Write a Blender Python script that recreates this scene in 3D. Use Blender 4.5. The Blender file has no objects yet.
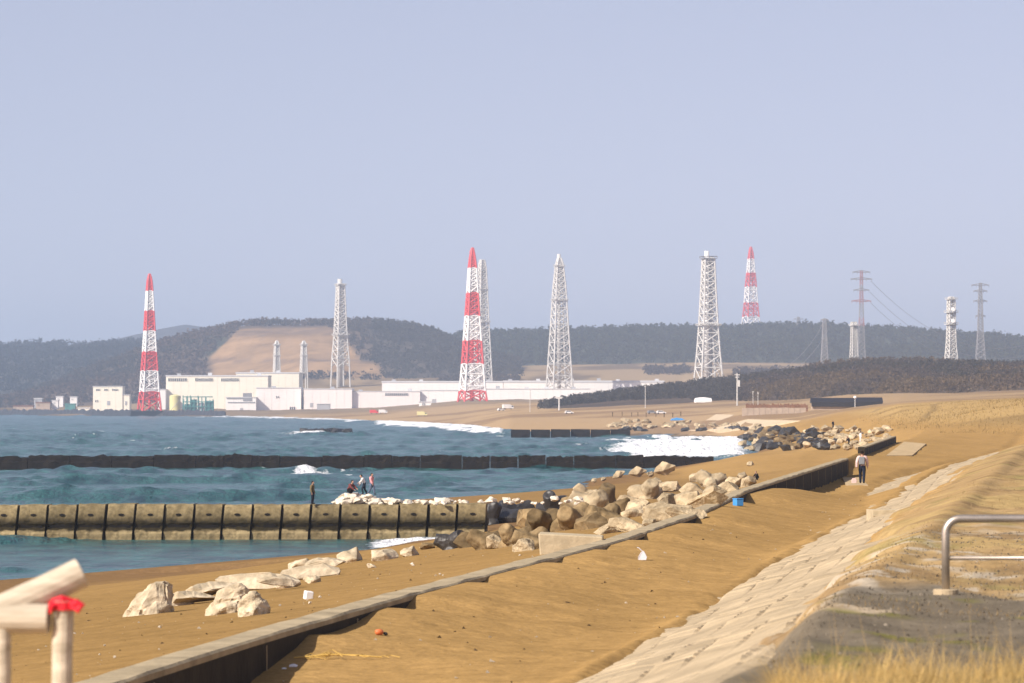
import bpy, bmesh, math, random
import numpy as np
from mathutils import Vector, Matrix, Quaternion
random.seed(7); rng = np.random.default_rng(7)
R = math.radians
S = bpy.context.scene
COL = S.collection

# ------------------------------------------------------------------ camera, sky, sun, exposure
F = 4500.0; EYE = 9.6; HOR = 405.0            # focal length in pixels, eye height, row of the level line
cam_d = bpy.data.cameras.new('camera'); cam = bpy.data.objects.new('camera', cam_d); COL.objects.link(cam)
cam_d.sensor_width = 36.0; cam_d.lens = F*36/1024
cam_d.clip_start = 0.5; cam_d.clip_end = 60000
cam.location = (0, 0, EYE); cam.rotation_euler = (R(90)+math.atan((HOR-341.5)/F), 0, 0)
cam_d.dof.use_dof = True; cam_d.dof.focus_distance = 170; cam_d.dof.aperture_fstop = 5.6
S.camera = cam
SUN_EL = 36.0; SUN_AZ = -130.0                # azimuth clockwise from +Y (view direction)
sv = Vector((math.sin(R(SUN_AZ))*math.cos(R(SUN_EL)), math.cos(R(SUN_AZ))*math.cos(R(SUN_EL)), math.sin(R(SUN_EL))))
W = bpy.data.worlds.new('World'); S.world = W; W.use_nodes = True
wn = W.node_tree.nodes; wl = W.node_tree.links; wn.clear()
sky = wn.new('ShaderNodeTexSky'); sky.sky_type = 'NISHITA'; sky.sun_disc = False
sky.sun_elevation = R(SUN_EL); sky.sun_rotation = R(SUN_AZ) % (2*math.pi)
sky.altitude = 0; sky.air_density = 1.0; sky.dust_density = 0.6; sky.ozone_density = 3.0
bg = wn.new('ShaderNodeBackground'); bg.inputs['Strength'].default_value = 0.112
wo = wn.new('ShaderNodeOutputWorld')
tc = wn.new('ShaderNodeTexCoord'); va = wn.new('ShaderNodeVectorMath'); va.operation = 'ADD'; va.inputs[1].default_value = (0, 0, .16)
vn_ = wn.new('ShaderNodeVectorMath'); vn_.operation = 'NORMALIZE'; wl.new(tc.outputs['Generated'], va.inputs[0]); wl.new(va.outputs[0], vn_.inputs[0]); wl.new(vn_.outputs[0], sky.inputs['Vector'])
tint = wn.new('ShaderNodeMix'); tint.data_type = 'RGBA'; tint.blend_type = 'MULTIPLY'; tint.inputs[0].default_value = 1; tint.inputs[7].default_value = (1.68, 1.12, .92, 1)
wl.new(sky.outputs[0], tint.inputs[6]); wl.new(tint.outputs[2], bg.inputs['Color']); wl.new(bg.outputs[0], wo.inputs['Surface'])
sl = bpy.data.lights.new('sun', 'SUN'); sl.energy = 4.7; sl.angle = R(0.53); sl.color = (1.0, 0.93, 0.83)
so = bpy.data.objects.new('sun', sl); COL.objects.link(so)
so.rotation_euler = (-sv).to_track_quat('-Z', 'Y').to_euler()
S.view_settings.view_transform = 'Standard'; S.view_settings.look = 'None'
S.view_settings.exposure = 0.55; S.view_settings.gamma = 1.0; S.view_settings.use_curve_mapping = False
S.render.engine = 'CYCLES'
try:
    S.cycles.use_denoising = True; S.cycles.max_bounces = 6; S.cycles.volume_bounces = 1
    S.cycles.caustics_reflective = False; S.cycles.caustics_refractive = False
    S.cycles.volume_max_steps = 64
except Exception: pass

# ------------------------------------------------------------------ helpers
def wx(px, Y): return (px-512.0)/F*Y
def wz(py, Y): return EYE-(py-HOR)/F*Y
def P(px, py, Y): return Vector((wx(px, Y), Y, wz(py, Y)))

def _hash(ix, iy, seed):
    n = (ix*374761393 + iy*668265263 + seed*1442695041) & 0xFFFFFFFF
    n = ((n ^ (n >> 13))*1274126177) & 0xFFFFFFFF
    return ((n ^ (n >> 16)) & 0xFFFF)/65535.0
def vnoise(x, y, seed=0):
    x = np.asarray(x, float); y = np.asarray(y, float)
    ix = np.floor(x).astype(np.int64); iy = np.floor(y).astype(np.int64)
    fx = x-ix; fy = y-iy; fx = fx*fx*(3-2*fx); fy = fy*fy*(3-2*fy)
    a = _hash(ix, iy, seed); b = _hash(ix+1, iy, seed); c = _hash(ix, iy+1, seed); d = _hash(ix+1, iy+1, seed)
    return (a*(1-fx)+b*fx)*(1-fy)+(c*(1-fx)+d*fx)*fy
def fbm(x, y, seed=0, o=4):
    s = 0; a = .5; t = 0
    for k in range(o):
        s = s+a*vnoise(np.asarray(x)*2**k, np.asarray(y)*2**k, seed+k*17); t += a; a *= .5
    return s/t
def sstep(a, b, x):
    t = np.clip((np.asarray(x, float)-a)/(b-a), 0, 1); return t*t*(3-2*t)

def tag(o, label=None, cat=None, group=None, kind=None):
    if label: o['label'] = label
    if cat: o['category'] = cat
    if group: o['group'] = group
    if kind or cat: o['kind'] = kind or 'thing'
    return o
def empty(name, loc=(0, 0, 0), rz=0.0, parent=None):
    o = bpy.data.objects.new(name, None); COL.objects.link(o); o.location = loc; o.rotation_euler = (0, 0, rz)
    o.empty_display_size = 0.2
    if parent: o.parent = parent
    return o
def link(name, me, mat=None, parent=None, loc=None):
    o = bpy.data.objects.new(name, me); COL.objects.link(o)
    if mat is not None:
        for m in (mat if isinstance(mat, (list, tuple)) else [mat]): me.materials.append(m)
    if parent: o.parent = parent
    if loc is not None: o.location = loc
    return o
def grid_mesh(name, X, Y, Z, smooth=True):
    n, m = X.shape
    co = np.stack([X, Y, Z], -1).reshape(-1, 3).astype(np.float32)
    i = np.arange(n*m).reshape(n, m)
    q = np.stack([i[:-1, :-1], i[:-1, 1:], i[1:, 1:], i[1:, :-1]], -1).reshape(-1)
    return raw_mesh(name, co, q, 4, smooth)
def raw_mesh(name, co, idx, k, smooth=False):
    me = bpy.data.meshes.new(name)
    me.vertices.add(len(co)); me.vertices.foreach_set('co', np.asarray(co, np.float32).ravel())
    nf = len(idx)//k
    me.loops.add(len(idx)); me.loops.foreach_set('vertex_index', np.asarray(idx, np.int32))
    me.polygons.add(nf); me.polygons.foreach_set('loop_start', np.arange(0, nf*k, k, dtype=np.int32))
    me.polygons.foreach_set('loop_total', np.full(nf, k, np.int32))
    me.polygons.foreach_set('use_smooth', np.full(nf, smooth, bool))
    me.update(calc_edges=True); me.validate(); return me
def color_attr(me, name, rgb):
    a = me.color_attributes.new(name, 'FLOAT_COLOR', 'POINT')
    c = np.ones((len(me.vertices), 4), np.float32); c[:, :rgb.shape[1]] = rgb
    a.data.foreach_set('color', c.ravel())
def float_attr(me, name, v):
    a = me.attributes.new(name, 'FLOAT', 'POINT'); a.data.foreach_set('value', np.asarray(v, np.float32).ravel())

class MB:
    """collects boxes, tubes, prisms and links them as one mesh object"""
    def __init__(s): s.v = []; s.f = []; s.m = []
    def add(s, vs, fs, mi=0):
        b = len(s.v); s.v += [tuple(v) for v in vs]; s.f += [tuple(b+i for i in f) for f in fs]; s.m += [mi]*len(fs); return s
    def box(s, x0, x1, y0, y1, z0, z1, mi=0, M=None):
        vs = [Vector((x, y, z)) for z in (z0, z1) for y in (y0, y1) for x in (x0, x1)]
        if M is not None: vs = [M @ v for v in vs]
        return s.add(vs, [(0, 2, 3, 1), (4, 5, 7, 6), (0, 1, 5, 4), (2, 6, 7, 3), (0, 4, 6, 2), (1, 3, 7, 5)], mi)
    def tube(s, pts, r, n=8, mi=0, caps=True):
        pts = [Vector(p) for p in pts]; rs = r if isinstance(r, (list, tuple)) else [r]*len(pts)
        rings = []; prev = None
        for i, p in enumerate(pts):
            d = (pts[min(i+1, len(pts)-1)]-pts[max(i-1, 0)]).normalized()
            if prev is None:
                a = d.orthogonal().normalized() if abs(d.z) < .99 else Vector((1, 0, 0))
            else: a = (prev-d*prev.dot(d)).normalized()
            prev = a; b = d.cross(a)
            off = math.pi/n
            rings.append([p+(a*math.cos(off+2*math.pi*k/n)+b*math.sin(off+2*math.pi*k/n))*rs[i] for k in range(n)])
        fs = []
        for i in range(len(pts)-1):
            for k in range(n):
                fs.append((i*n+k, i*n+(k+1) % n, (i+1)*n+(k+1) % n, (i+1)*n+k))
        if caps: fs += [tuple(range(n-1, -1, -1)), tuple((len(pts)-1)*n+k for k in range(n))]
        return s.add([v for rg in rings for v in rg], fs, mi)
    def prism(s, poly, d, mi=0):
        """poly: list of 3D points, extruded by vector d"""
        n = len(poly); poly = [Vector(p) for p in poly]; d = Vector(d)
        return s.add(poly+[p+d for p in poly], [tuple(range(n-1, -1, -1)), tuple(range(n, 2*n))]+[(k, (k+1) % n, n+(k+1) % n, n+k) for k in range(n)], mi)
    def build(s, name, mat, parent=None, smooth=False, bevel=0):
        me = bpy.data.meshes.new(name); me.from_pydata(s.v, [], s.f)
        bm = bmesh.new(); bm.from_mesh(me); bmesh.ops.recalc_face_normals(bm, faces=bm.faces)
        bm.to_mesh(me); bm.free()
        me.polygons.foreach_set('material_index', s.m)
        if smooth: me.polygons.foreach_set('use_smooth', [True]*len(me.polygons))
        o = link(name, me, mat, parent)
        if bevel:
            b = o.modifiers.new('bevel', 'BEVEL'); b.width = bevel; b.segments = 2; b.limit_method = 'ANGLE'; b.angle_limit = R(40)
        return o

# ------------------------------------------------------------------ materials
def mat(name, col, rough=.8, var=.15, scale=1.0, col2=None, bump=0, bscale=None, metal=0, spec=None, attr=None, coord='Object', stretch=None, detail=6):
    m = bpy.data.materials.new(name); m.use_nodes = True
    nt = m.node_tree; N = nt.nodes; L = nt.links; b = N['Principled BSDF']
    b.inputs['Roughness'].default_value = rough; b.inputs['Metallic'].default_value = metal
    if spec is None: spec = .05 if rough > .75 else .4
    b.inputs['Specular IOR Level'].default_value = spec
    tc = N.new('ShaderNodeTexCoord'); src = tc.outputs[coord]
    if stretch:
        mp = N.new('ShaderNodeMapping'); mp.inputs['Scale'].default_value = stretch; L.new(src, mp.inputs[0]); src = mp.outputs[0]
    nz = N.new('ShaderNodeTexNoise'); nz.inputs['Scale'].default_value = scale; nz.inputs['Detail'].default_value = detail; nz.inputs['Roughness'].default_value = .65
    L.new(src, nz.inputs['Vector'])
    ramp = N.new('ShaderNodeMapRange'); ramp.inputs[1].default_value = .3; ramp.inputs[2].default_value = .7
    L.new(nz.outputs['Fac'], ramp.inputs[0])
    mx = N.new('ShaderNodeMix'); mx.data_type = 'RGBA'
    L.new(ramp.outputs[0], mx.inputs[0])
    if attr:
        at = N.new('ShaderNodeAttribute'); at.attribute_name = attr
        lo = N.new('ShaderNodeMix'); lo.data_type = 'RGBA'; lo.blend_type = 'MULTIPLY'; lo.inputs[0].default_value = 1
        hi = N.new('ShaderNodeMix'); hi.data_type = 'RGBA'; hi.blend_type = 'MULTIPLY'; hi.inputs[0].default_value = 1
        L.new(at.outputs['Color'], lo.inputs[6]); lo.inputs[7].default_value = (1-var,)*3+(1,)
        L.new(at.outputs['Color'], hi.inputs[6]); hi.inputs[7].default_value = (1+var,)*3+(1,)
        L.new(lo.outputs[2], mx.inputs[6]); L.new(hi.outputs[2], mx.inputs[7])
    else:
        c2 = col2 or tuple(min(1, c*(1+var)) for c in col)
        c1 = tuple(c*(1-var) for c in col) if not col2 else col
        mx.inputs[6].default_value = (*c1, 1); mx.inputs[7].default_value = (*c2, 1)
    L.new(mx.outputs[2], b.inputs['Base Color'])
    if name == 'ground_mat':
        fz = N.new('ShaderNodeTexNoise'); fz.inputs['Scale'].default_value = 9; fz.inputs['Detail'].default_value = 8; fz.inputs['Roughness'].default_value = .75; L.new(src, fz.inputs['Vector'])
        fr = N.new('ShaderNodeMapRange'); fr.inputs[1].default_value = .3; fr.inputs[2].default_value = .7; fr.inputs[3].default_value = .74; fr.inputs[4].default_value = 1.26; L.new(fz.outputs['Fac'], fr.inputs[0])
        fm = N.new('ShaderNodeVectorMath'); fm.operation = 'SCALE'; L.new(mx.outputs[2], fm.inputs[0]); L.new(fr.outputs[0], fm.inputs['Scale']); L.new(fm.outputs[0], b.inputs['Base Color'])
    if bump:
        bz = N.new('ShaderNodeTexNoise'); bz.inputs['Scale'].default_value = bscale or scale*3; bz.inputs['Detail'].default_value = 6
        L.new(src, bz.inputs['Vector'])
        bp = N.new('ShaderNodeBump'); bp.inputs['Strength'].default_value = 1; bp.inputs['Distance'].default_value = bump
        L.new(bz.outputs['Fac'], bp.inputs['Height']); L.new(bp.outputs[0], b.inputs['Normal'])
    return m
SAND = (.35, .217, .082)
M = {}
M['ground'] = mat('ground_mat', (1, 1, 1), .95, .16, .9, attr='Col', bump=.06, bscale=2.4, spec=0)
M['hill'] = mat('hill_mat', (1, 1, 1), .95, .3, .02, attr='Col', spec=.1)
M['leaf'] = mat('leaf_mat', (1, 1, 1), .9, .25, .15, attr='Col', spec=.1)
M['grass'] = mat('grass_mat', (1, 1, 1), .8, .15, 2, attr='Col', spec=.08)
M['conc_face'] = mat('shade_dark_concrete', (.035, .028, .018), .95, .35, 1.4, bump=.02, bscale=9, spec=.2)  # near-black: shade on the wall's land side is put into the colour
M['conc'] = mat('weathered_concrete', (.37, .30, .19), .9, .3, 1.2, bump=.02, bscale=9)
M['conc_rev'] = mat('revetment_concrete', (.40, .315, .20), .95, .3, .5, bump=.012, bscale=12)
M['pale_ramp'] = mat('sandy_pale_concrete', (.60, .47, .31), .95, .15, .3)
M['sandy_slab'] = mat('sandy_paving', (.46, .345, .20), .95, .25, .8, spec=0)
M['conc_slab'] = mat('slab_concrete', (.46, .38, .25), .9, .2, 2.5, bump=.01, bscale=14)
def tide_band(m, z0, z1, z2, col):
    N = m.node_tree.nodes; L = m.node_tree.links; b = N['Principled BSDF']; old = b.inputs['Base Color'].links[0].from_socket
    g = N.new('ShaderNodeNewGeometry'); sp = N.new('ShaderNodeSeparateXYZ'); L.new(g.outputs['Position'], sp.inputs[0])
    nz = N.new('ShaderNodeTexNoise'); nz.inputs['Scale'].default_value = 1.3; nz.inputs['Detail'].default_value = 6; L.new(g.outputs['Position'], nz.inputs['Vector'])
    ad = N.new('ShaderNodeMath'); ad.operation = 'MULTIPLY_ADD'; L.new(nz.outputs['Fac'], ad.inputs[0]); ad.inputs[1].default_value = .55; L.new(sp.outputs['Z'], ad.inputs[2])
    up = N.new('ShaderNodeMapRange'); up.inputs[1].default_value = z1+.28; up.inputs[2].default_value = z2+.28; up.inputs[3].default_value = 1; up.inputs[4].default_value = 0; L.new(ad.outputs[0], up.inputs[0])
    dn = N.new('ShaderNodeMapRange'); dn.inputs[1].default_value = z0+.22; dn.inputs[2].default_value = z0+.36; L.new(ad.outputs[0], dn.inputs[0])
    mu = N.new('ShaderNodeMath'); mu.operation = 'MULTIPLY'; L.new(up.outputs[0], mu.inputs[0]); L.new(dn.outputs[0], mu.inputs[1])
    mx = N.new('ShaderNodeMix'); mx.data_type = 'RGBA'; L.new(mu.outputs[0], mx.inputs[0]); L.new(old, mx.inputs[6]); mx.inputs[7].default_value = (*col, 1); L.new(mx.outputs[2], b.inputs['Base Color'])
def vary(m, lo, hi):
    N = m.node_tree.nodes; L = m.node_tree.links; b = N['Principled BSDF']; old = b.inputs['Base Color'].links[0].from_socket
    oi = N.new('ShaderNodeObjectInfo'); mr = N.new('ShaderNodeMapRange'); mr.inputs[3].default_value = lo; mr.inputs[4].default_value = hi; L.new(oi.outputs['Random'], mr.inputs[0])
    nz = N.new('ShaderNodeTexNoise'); nz.inputs['Scale'].default_value = 2.6; nz.inputs['Detail'].default_value = 8; nz.inputs['Roughness'].default_value = .7
    tc = N.new('ShaderNodeTexCoord'); L.new(tc.outputs['Object'], nz.inputs['Vector']); m2 = N.new('ShaderNodeMapRange'); m2.inputs[1].default_value = .35; m2.inputs[2].default_value = .6; m2.inputs[3].default_value = .62; m2.inputs[4].default_value = 1.08; L.new(nz.outputs['Fac'], m2.inputs[0])
    mu = N.new('ShaderNodeMath'); mu.operation = 'MULTIPLY'; L.new(mr.outputs[0], mu.inputs[0]); L.new(m2.outputs[0], mu.inputs[1])
    sc = N.new('ShaderNodeVectorMath'); sc.operation = 'SCALE'; L.new(old, sc.inputs[0]); L.new(mu.outputs[0], sc.inputs['Scale']); L.new(sc.outputs[0], b.inputs['Base Color'])
M['block'] = mat('breakwater_concrete', (.17, .13, .065), .85, .2, .9, col2=(.33, .26, .14), bump=.05, bscale=3); tide_band(M['block'], .34, 1.0, 1.7, (.03, .024, .012)); vary(M['block'], .8, 1.15)
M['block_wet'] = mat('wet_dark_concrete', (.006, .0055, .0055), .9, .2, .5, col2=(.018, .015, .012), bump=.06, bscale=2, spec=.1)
M['rock_pale'] = mat('pale_rock', (.36, .275, .165), .9, .2, 1.1, col2=(.54, .44, .285), bump=.09, bscale=5); vary(M['rock_pale'], .75, 1.15)
M['beach_rock'] = mat('beach_rock', (.42, .34, .22), .9, .2, 1.1, col2=(.62, .52, .37), bump=.05, bscale=4); vary(M['beach_rock'], .95, 1.05)
M['rock_white'] = mat('white_rock', (.55, .47, .36), .9, .2, 2, col2=(.74, .67, .55), bump=.03, bscale=6)
M['rock_brown'] = mat('brown_rock', (.13, .09, .045), .85, .2, .9, col2=(.29, .21, .11), bump=.05, bscale=4); vary(M['rock_brown'], .6, 1.25)
M['rock_dark'] = mat('dark_wet_rock', (.012, .012, .013), .45, .2, .9, col2=(.05, .045, .04), bump=.05, bscale=4)
M['white_paint'] = mat('white_paint', (.84, .82, .79), .5, .06, .2)
M['red_paint'] = mat('red_paint', (.70, .06, .06), .5, .1, .2)
M['grey_steel'] = mat('pale_grey_steel', (.60, .58, .54), .5, .1, .1, metal=.0)
M['dark_steel'] = mat('dull_steel', (.25, .25, .26), .5, .1, .2)
M['pylon_red'] = mat('faded_red_steel', (.34, .16, .17), .6, .1, .2)
M['wall_white'] = mat('white_wall', (.86, .83, .79), .8, .05, .05)
M['wall_pink'] = mat('off_white_wall', (.84, .78, .74), .8, .05, .05)
M['wall_cream'] = mat('cream_wall', (.88, .82, .68), .8, .05, .05)
M['wall_grey'] = mat('grey_wall', (.4, .4, .41), .8, .1, .05)
M['wall_tan'] = mat('tan_block_wall', (.42, .33, .25), .9, .15, .6)
M['roof_pale'] = mat('pale_roof', (.6, .6, .6), .7, .08, .05)
M['roof_black'] = mat('black_roof', (.012, .013, .02), .6, .2, .3)
M['rust'] = mat('rust_red', (.2, .09, .05), .9, .3, .4)
M['glass'] = mat('dark_glass', (.05, .06, .075), .15, .2, .3)
M['teal'] = mat('teal_green_paint', (.06, .22, .2), .6, .2, .1)
M['yellow'] = mat('pale_yellow_paint', (.75, .68, .32), .6, .08, .1)
M['wood'] = mat('weathered_wood', (.34, .29, .21), .9, .2, 5, col2=(.62, .54, .42), bump=.004, bscale=30, stretch=(.25, 3, 3))
M['ribbon'] = mat('red_ribbon', (.65, .015, .03), .5, .1, 8)
M['tube'] = mat('galvanised_tube', (.46, .40, .33), .45, .15, 6, metal=.85)
M['blue'] = mat('blue_plastic', (.06, .28, .62), .4, .1, 3)
M['foam'] = mat('white_foam_plastic', (.8, .79, .76), .6, .05, 3)
M['film'] = mat('pale_plastic_film', (.62, .6, .62), .3, .15, 6)
M['orange'] = mat('orange_plastic', (.6, .16, .05), .5, .1, 4)
M['straw'] = mat('straw_stalk', (.55, .36, .1), .8, .15, 4)
M['rubber'] = mat('black_rubber', (.02, .02, .02), .7, .1, 2)
M['skin'] = mat('skin', (.45, .26, .18), .6, .06, 20)
for n, c in (('olive', (.16, .12, .06)), ('navy', (.02, .025, .04)), ('black', (.012, .012, .014)), ('white', (.62, .60, .58)), ('pink', (.72, .30, .30)),
             ('dusty_pink', (.62, .44, .40)), ('denim', (.10, .13, .19)), ('maroon', (.16, .05, .05)), ('hair', (.015, .011, .009)), ('grey', (.2, .21, .22))):
    M['cloth_'+n] = mat(n+'_cloth', c, .9, .12, 12)

# ------------------------------------------------------------------ land form
SH = np.array([(14, -120), (50, -100), (150, -63), (247, -28), (309, -6), (332, -3), (345, -4), (400, -15), (440, -14), (480, -8.5), (508, -1.4), (527, 5.6),
               (592, 14), (708, 29.6), (864, 45), (1000, 52), (1234, 64), (1500, 85), (1580, 80), (1640, 50), (1728, -.8), (2160, -25), (2700, -76), (3323, -157), (3927, -246), (4320, -367), (4800, -546), (9000, -3000)], float)
def shore(Y): return np.interp(Y, SH[:, 0], SH[:, 1])
WL = np.array([(14, -8.6), (40, -5.5), (52.4, -4.2), (60.9, -3.3), (65.8, -2.66), (72.7, -1.81), (85.6, 0), (103, 2.5), (130, 5.5), (164, 8.6), (196, 12.2), (262, 19.6), (332, 26), (450, 38.4), (900, 90)], float)
_wy = np.arange(14, 900, 1.0); _wxv = np.interp(_wy, WL[:, 0], WL[:, 1]); _k = np.ones(7)/7
_wxs = np.convolve(np.pad(_wxv, 3, mode='reflect', reflect_type='odd'), _k, 'valid')
def wall(Y): return np.interp(Y, _wy, _wxs)
TO = np.array([(14, -4.4), (30, -2.5), (56.6, .73), (75.7, 3.16), (110, 7.0), (149, 11.6), (193, 15.6), (234, 20.0), (262, 23.6), (360, 38.5), (450, 51), (900, 110)], float)
def toe(Y): return np.interp(Y, TO[:, 0], TO[:, 1])
CR = np.array([(14, -.9), (20, 0), (38.8, 2.4), (61, 5.3), (145, 15.8), (200, 22.7), (262, 31), (360, 45), (450, 58), (900, 120)], float)
def crest(Y): return np.interp(Y, CR[:, 0], CR[:, 1])
DR = np.array([(14, 1.1), (40, 1.0), (52, .80), (57, .66), (61, .42), (63, .26), (64, .13), (66, .2), (68, .17), (70, .06), (71, .05), (72.6, .16), (73.2, .16), (74.2, .0), (80, .0), (81, .10), (81.8, .1), (82.6, 0), (90, .0), (91, .1), (92, .1), (93, 0),
               (98, 0), (99.5, .08), (101, .0), (105, .0), (106.5, .16), (109, .14), (110, .0), (121, .03), (123, .22), (127, .22), (128, .03), (140, .05), (150, .05), (156, .38), (161, .38), (163, .08), (178, .15), (188, .35), (194, .85), (230, .98), (262, .95), (268, .8), (330, .6), (450, .6)], float)
WTOP = 6.5
def strip_z(Y): return np.interp(Y, [14, 50, 110, 150, 195, 232, 300, 400], [6.0, 6.08, 6.12, 5.95, 5.68, 5.63, 5.6, 5.5])
def land_z(X, Y): return np.interp(Y, [0, 18, 26, 34, 44, 60, 150, 300], [8.0, 7.95, 7.7, 7.62, 7.6, 7.55, 7.5, 7.2])
def revet_plane(X, Y):
    a = (X-toe(Y))/(crest(Y)-toe(Y)); zt = strip_z(Y)
    return zt+(7.5-zt)*a
def cover(X, Y):
    """how far sand and soil lie above the concrete slope (negative: bare concrete)"""
    w = X-toe(Y); W_ = crest(Y)-toe(Y); a = w/W_
    n = fbm(X*.9, Y*.28, 3, 4)-.5
    lim = np.interp(Y, [36, 45, 55, 74, 110, 150, 180, 205, 250], [1.0, .96, .88, .72, .62, .58, .66, .70, .76]); top = sstep(lim-.10, lim+.07, a+n*.45+.12*(fbm(X*.2, Y*.06, 23)-.5)*2)
    low = sstep(.10, -.06, a+n*.2+.14*sstep(180, 198, Y))
    low = np.maximum(low, sstep(120, 185, Y)*sstep(198, 190, Y)*sstep(.24, .16, a+n*.15+.3*sstep(170, 130, Y)))
    mid = sstep(185, 198, Y)*sstep(.11, .15, a+n*.08)*sstep(.34, .28, a+n*.10)
    far = sstep(265, 330, Y+n*60)
    c = np.maximum.reduce([top, low, mid, far])
    return c*.26-.12
def near_h(X, Y):
    xw = wall(Y); u = X-xw; xs = shore(Y)
    d = np.interp(Y, DR[:, 0], DR[:, 1])*(.93+.14*fbm(Y*1.3, Y*0, 4))
    zt = strip_z(Y); z0 = WTOP-.04-d
    wt = np.maximum(toe(Y)-xw, .5)
    b = np.clip(u/(wt*.9), 0, 1)
    dune = (fbm(X*.25, Y*.07, 11)-.5)*.30*np.clip(b*3, 0, 1)+(fbm(X*1.1, Y*.5, 12)-.5)*.09*np.clip(b*5, 0, 1)
    sand = z0+(zt-z0)*(b*b*(3-2*b))+dune
    rev = revet_plane(X, Y)+cover(X, Y)
    land = land_z(X, Y)+(fbm(X*.35, Y*.12, 8)-.5)*.2+(fbm(X*1.7, Y*.6, 9)-.5)*.12
    a = (X-toe(Y))/(crest(Y)-toe(Y))
    k = sstep(-.12, .02, a+.13*sstep(180, 198, Y)); r1 = sand*(1-k)+np.maximum(rev, np.where(a < .1, sand-.3, -9))*k
    k = sstep(.93, 1.08, a); r2 = r1*(1-k)+land*k
    p = np.interp(Y, [100, 250, 400, 600], [1.8, 1.85, 4.2, 4.2])
    bx = xw-.5; t = np.clip((bx-X)/np.maximum(bx-xs, 1.0), 0, 1)
    zb = np.interp(Y, [14, 262, 450, 600], [6.36, 6.36, 5.6, 4.2])
    beach = zb*(1-t)**p+(fbm(X*.12, Y*.05, 21)-.5)*.5*t*(1-t)*4*.6+(fbm(X*.8, Y*.35, 22)-.5)*.08*np.clip(t*12, 0, 1)
    beach = np.where(Y > 255, np.maximum(beach, np.minimum((X-xs)*.07, 1.0)), beach)
    beach = np.where(X < xs, np.maximum(-3, (X-xs)*.09), beach)
    mid = np.clip((u+.5)/.5, 0, 1)
    return np.where(u < -.5, beach, np.where(u < 0, beach*(1-mid)+z0*mid, r2))
# far land: columns of (distance, height)
def _p(px, *yz): return px, np.array([y for y, z in yz], float), np.array([z for y, z in yz], float)
FARC = [
    _p(-900, (600, -3), (6500, -3), (6800, 3), (9000, 30)),
    _p(-300, (600, -3), (5600, -3), (5750, 3), (6200, 12), (9000, 40)),
    _p(0, (600, -3), (4650, -3), (4800, 0), (4900, 4), (5300, 9), (6000, 20), (9000, 60)),
    _p(130, (600, -3), (4200, -3), (4320, .5), (4380, 4), (4700, 6), (5300, 14), (6000, 30), (9000, 70)),
    _p(230, (600, -3), (3800, -3), (3927, 0), (4050, 2.5), (4300, 4.5), (4700, 6), (5000, 14), (5500, 40), (9000, 70)),
    _p(300, (600, -3), (3150, -3), (3323, 0), (3600, 2), (4000, 4), (4400, 5), (4700, 12), (4900, 30), (5050, 41), (5250, 49), (5600, 50), (9000, 80)),
    _p(385, (600, -3), (2500, -3), (2700, 0), (3000, 1.5), (3500, 3.5), (4000, 6), (4400, 8), (4700, 14), (5000, 36), (5200, 47), (5600, 52), (9000, 80)),
    _p(460, (600, -3), (2000, -3), (2160, 0), (2500, 2), (3000, 5), (3600, 10.5), (4100, 13), (4600, 15), (4850, 27), (5200, 49), (5600, 56), (9000, 90)),
    _p(510, (600, -3), (1600, -2), (1728, 0), (2000, 3), (2500, 6.5), (3000, 9.5), (3500, 11), (4400, 15), (4720, 20), (4900, 33), (5150, 47), (5600, 58), (9000, 90)),
    _p(600, (600, 0), (640, -2), (1500, -2.5), (1620, 0), (1750, 2.2), (2100, 5.5), (2600, 9.5), (3500, 12), (4400, 15), (4720, 20), (4900, 36), (5100, 46), (5600, 60), (9000, 90)),
    _p(680, (600, 1.2), (708, 0), (760, -1.8), (1450, -2), (1560, .6), (1700, 3.5), (2000, 6.5), (2400, 10), (3500, 16), (4400, 22), (4800, 30), (5000, 44), (5600, 62), (9000, 95)),
    _p(720, (600, 2), (700, 1.0), (780, 0), (820, -1.5), (1350, -1.6), (1480, .4), (1600, 3), (1750, 5), (2000, 7.5), (2300, 10), (3500, 24), (4400, 34), (5600, 62), (9000, 95)),
    _p(745, (600, 2.6), (700, 1.8), (864, .2), (900, -1.2), (1200, -1.2), (1300, .6), (1450, 3), (1600, 5), (1900, 8.0), (2300, 10.5), (3500, 26), (4400, 36), (5600, 62), (9000, 95)),
    _p(800, (500, 5), (600, 3.6), (700, 1.8), (864, 1.8), (1000, 3.4), (1200, 4.5), (1400, 5), (1700, 6.5), (2000, 9.5), (2300, 13), (4400, 36), (5600, 62), (9000, 95)),
    _p(850, (400, 5.5), (600, 3.8), (700, 4.0), (800, 5.0), (1000, 6.3), (1200, 7.2), (1400, 8.2), (1700, 10), (2300, 16), (4400, 36), (5600, 62), (9000, 95)),
    _p(900, (400, 6), (600, 6.3), (700, 7.4), (800, 8.3), (900, 9.1), (1100, 9.4), (1400, 10), (2300, 16), (4400, 36), (5600, 62), (9000, 95)),
    _p(950, (400, 6), (500, 6.6), (600, 7.6), (700, 8.9), (800, 9.7), (900, 9.9), (1100, 10), (1400, 11), (2300, 16), (4400, 36), (5600, 62), (9000, 95)),
    _p(1024, (350, 6.8), (500, 8), (600, 9.3), (700, 10.4), (800, 10.6), (900, 10.6), (1100, 10.8), (1400, 12), (2300, 18), (4400, 36), (5600, 62), (9000, 95)),
    _p(1300, (350, 7.2), (500, 9), (600, 10.6), (700, 11.8), (900, 12), (1400, 14), (2300, 20), (4400, 36), (5600, 62), (9000, 95)),
    _p(2000, (350, 7.4), (500, 10), (600, 12), (900, 13), (1400, 15), (2300, 20), (4400, 36), (5600, 62), (9000, 95)),
]
_LY = np.linspace(math.log(300), math.log(9500), 700)
_FPX = np.array([c[0] for c in FARC], float)
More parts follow.
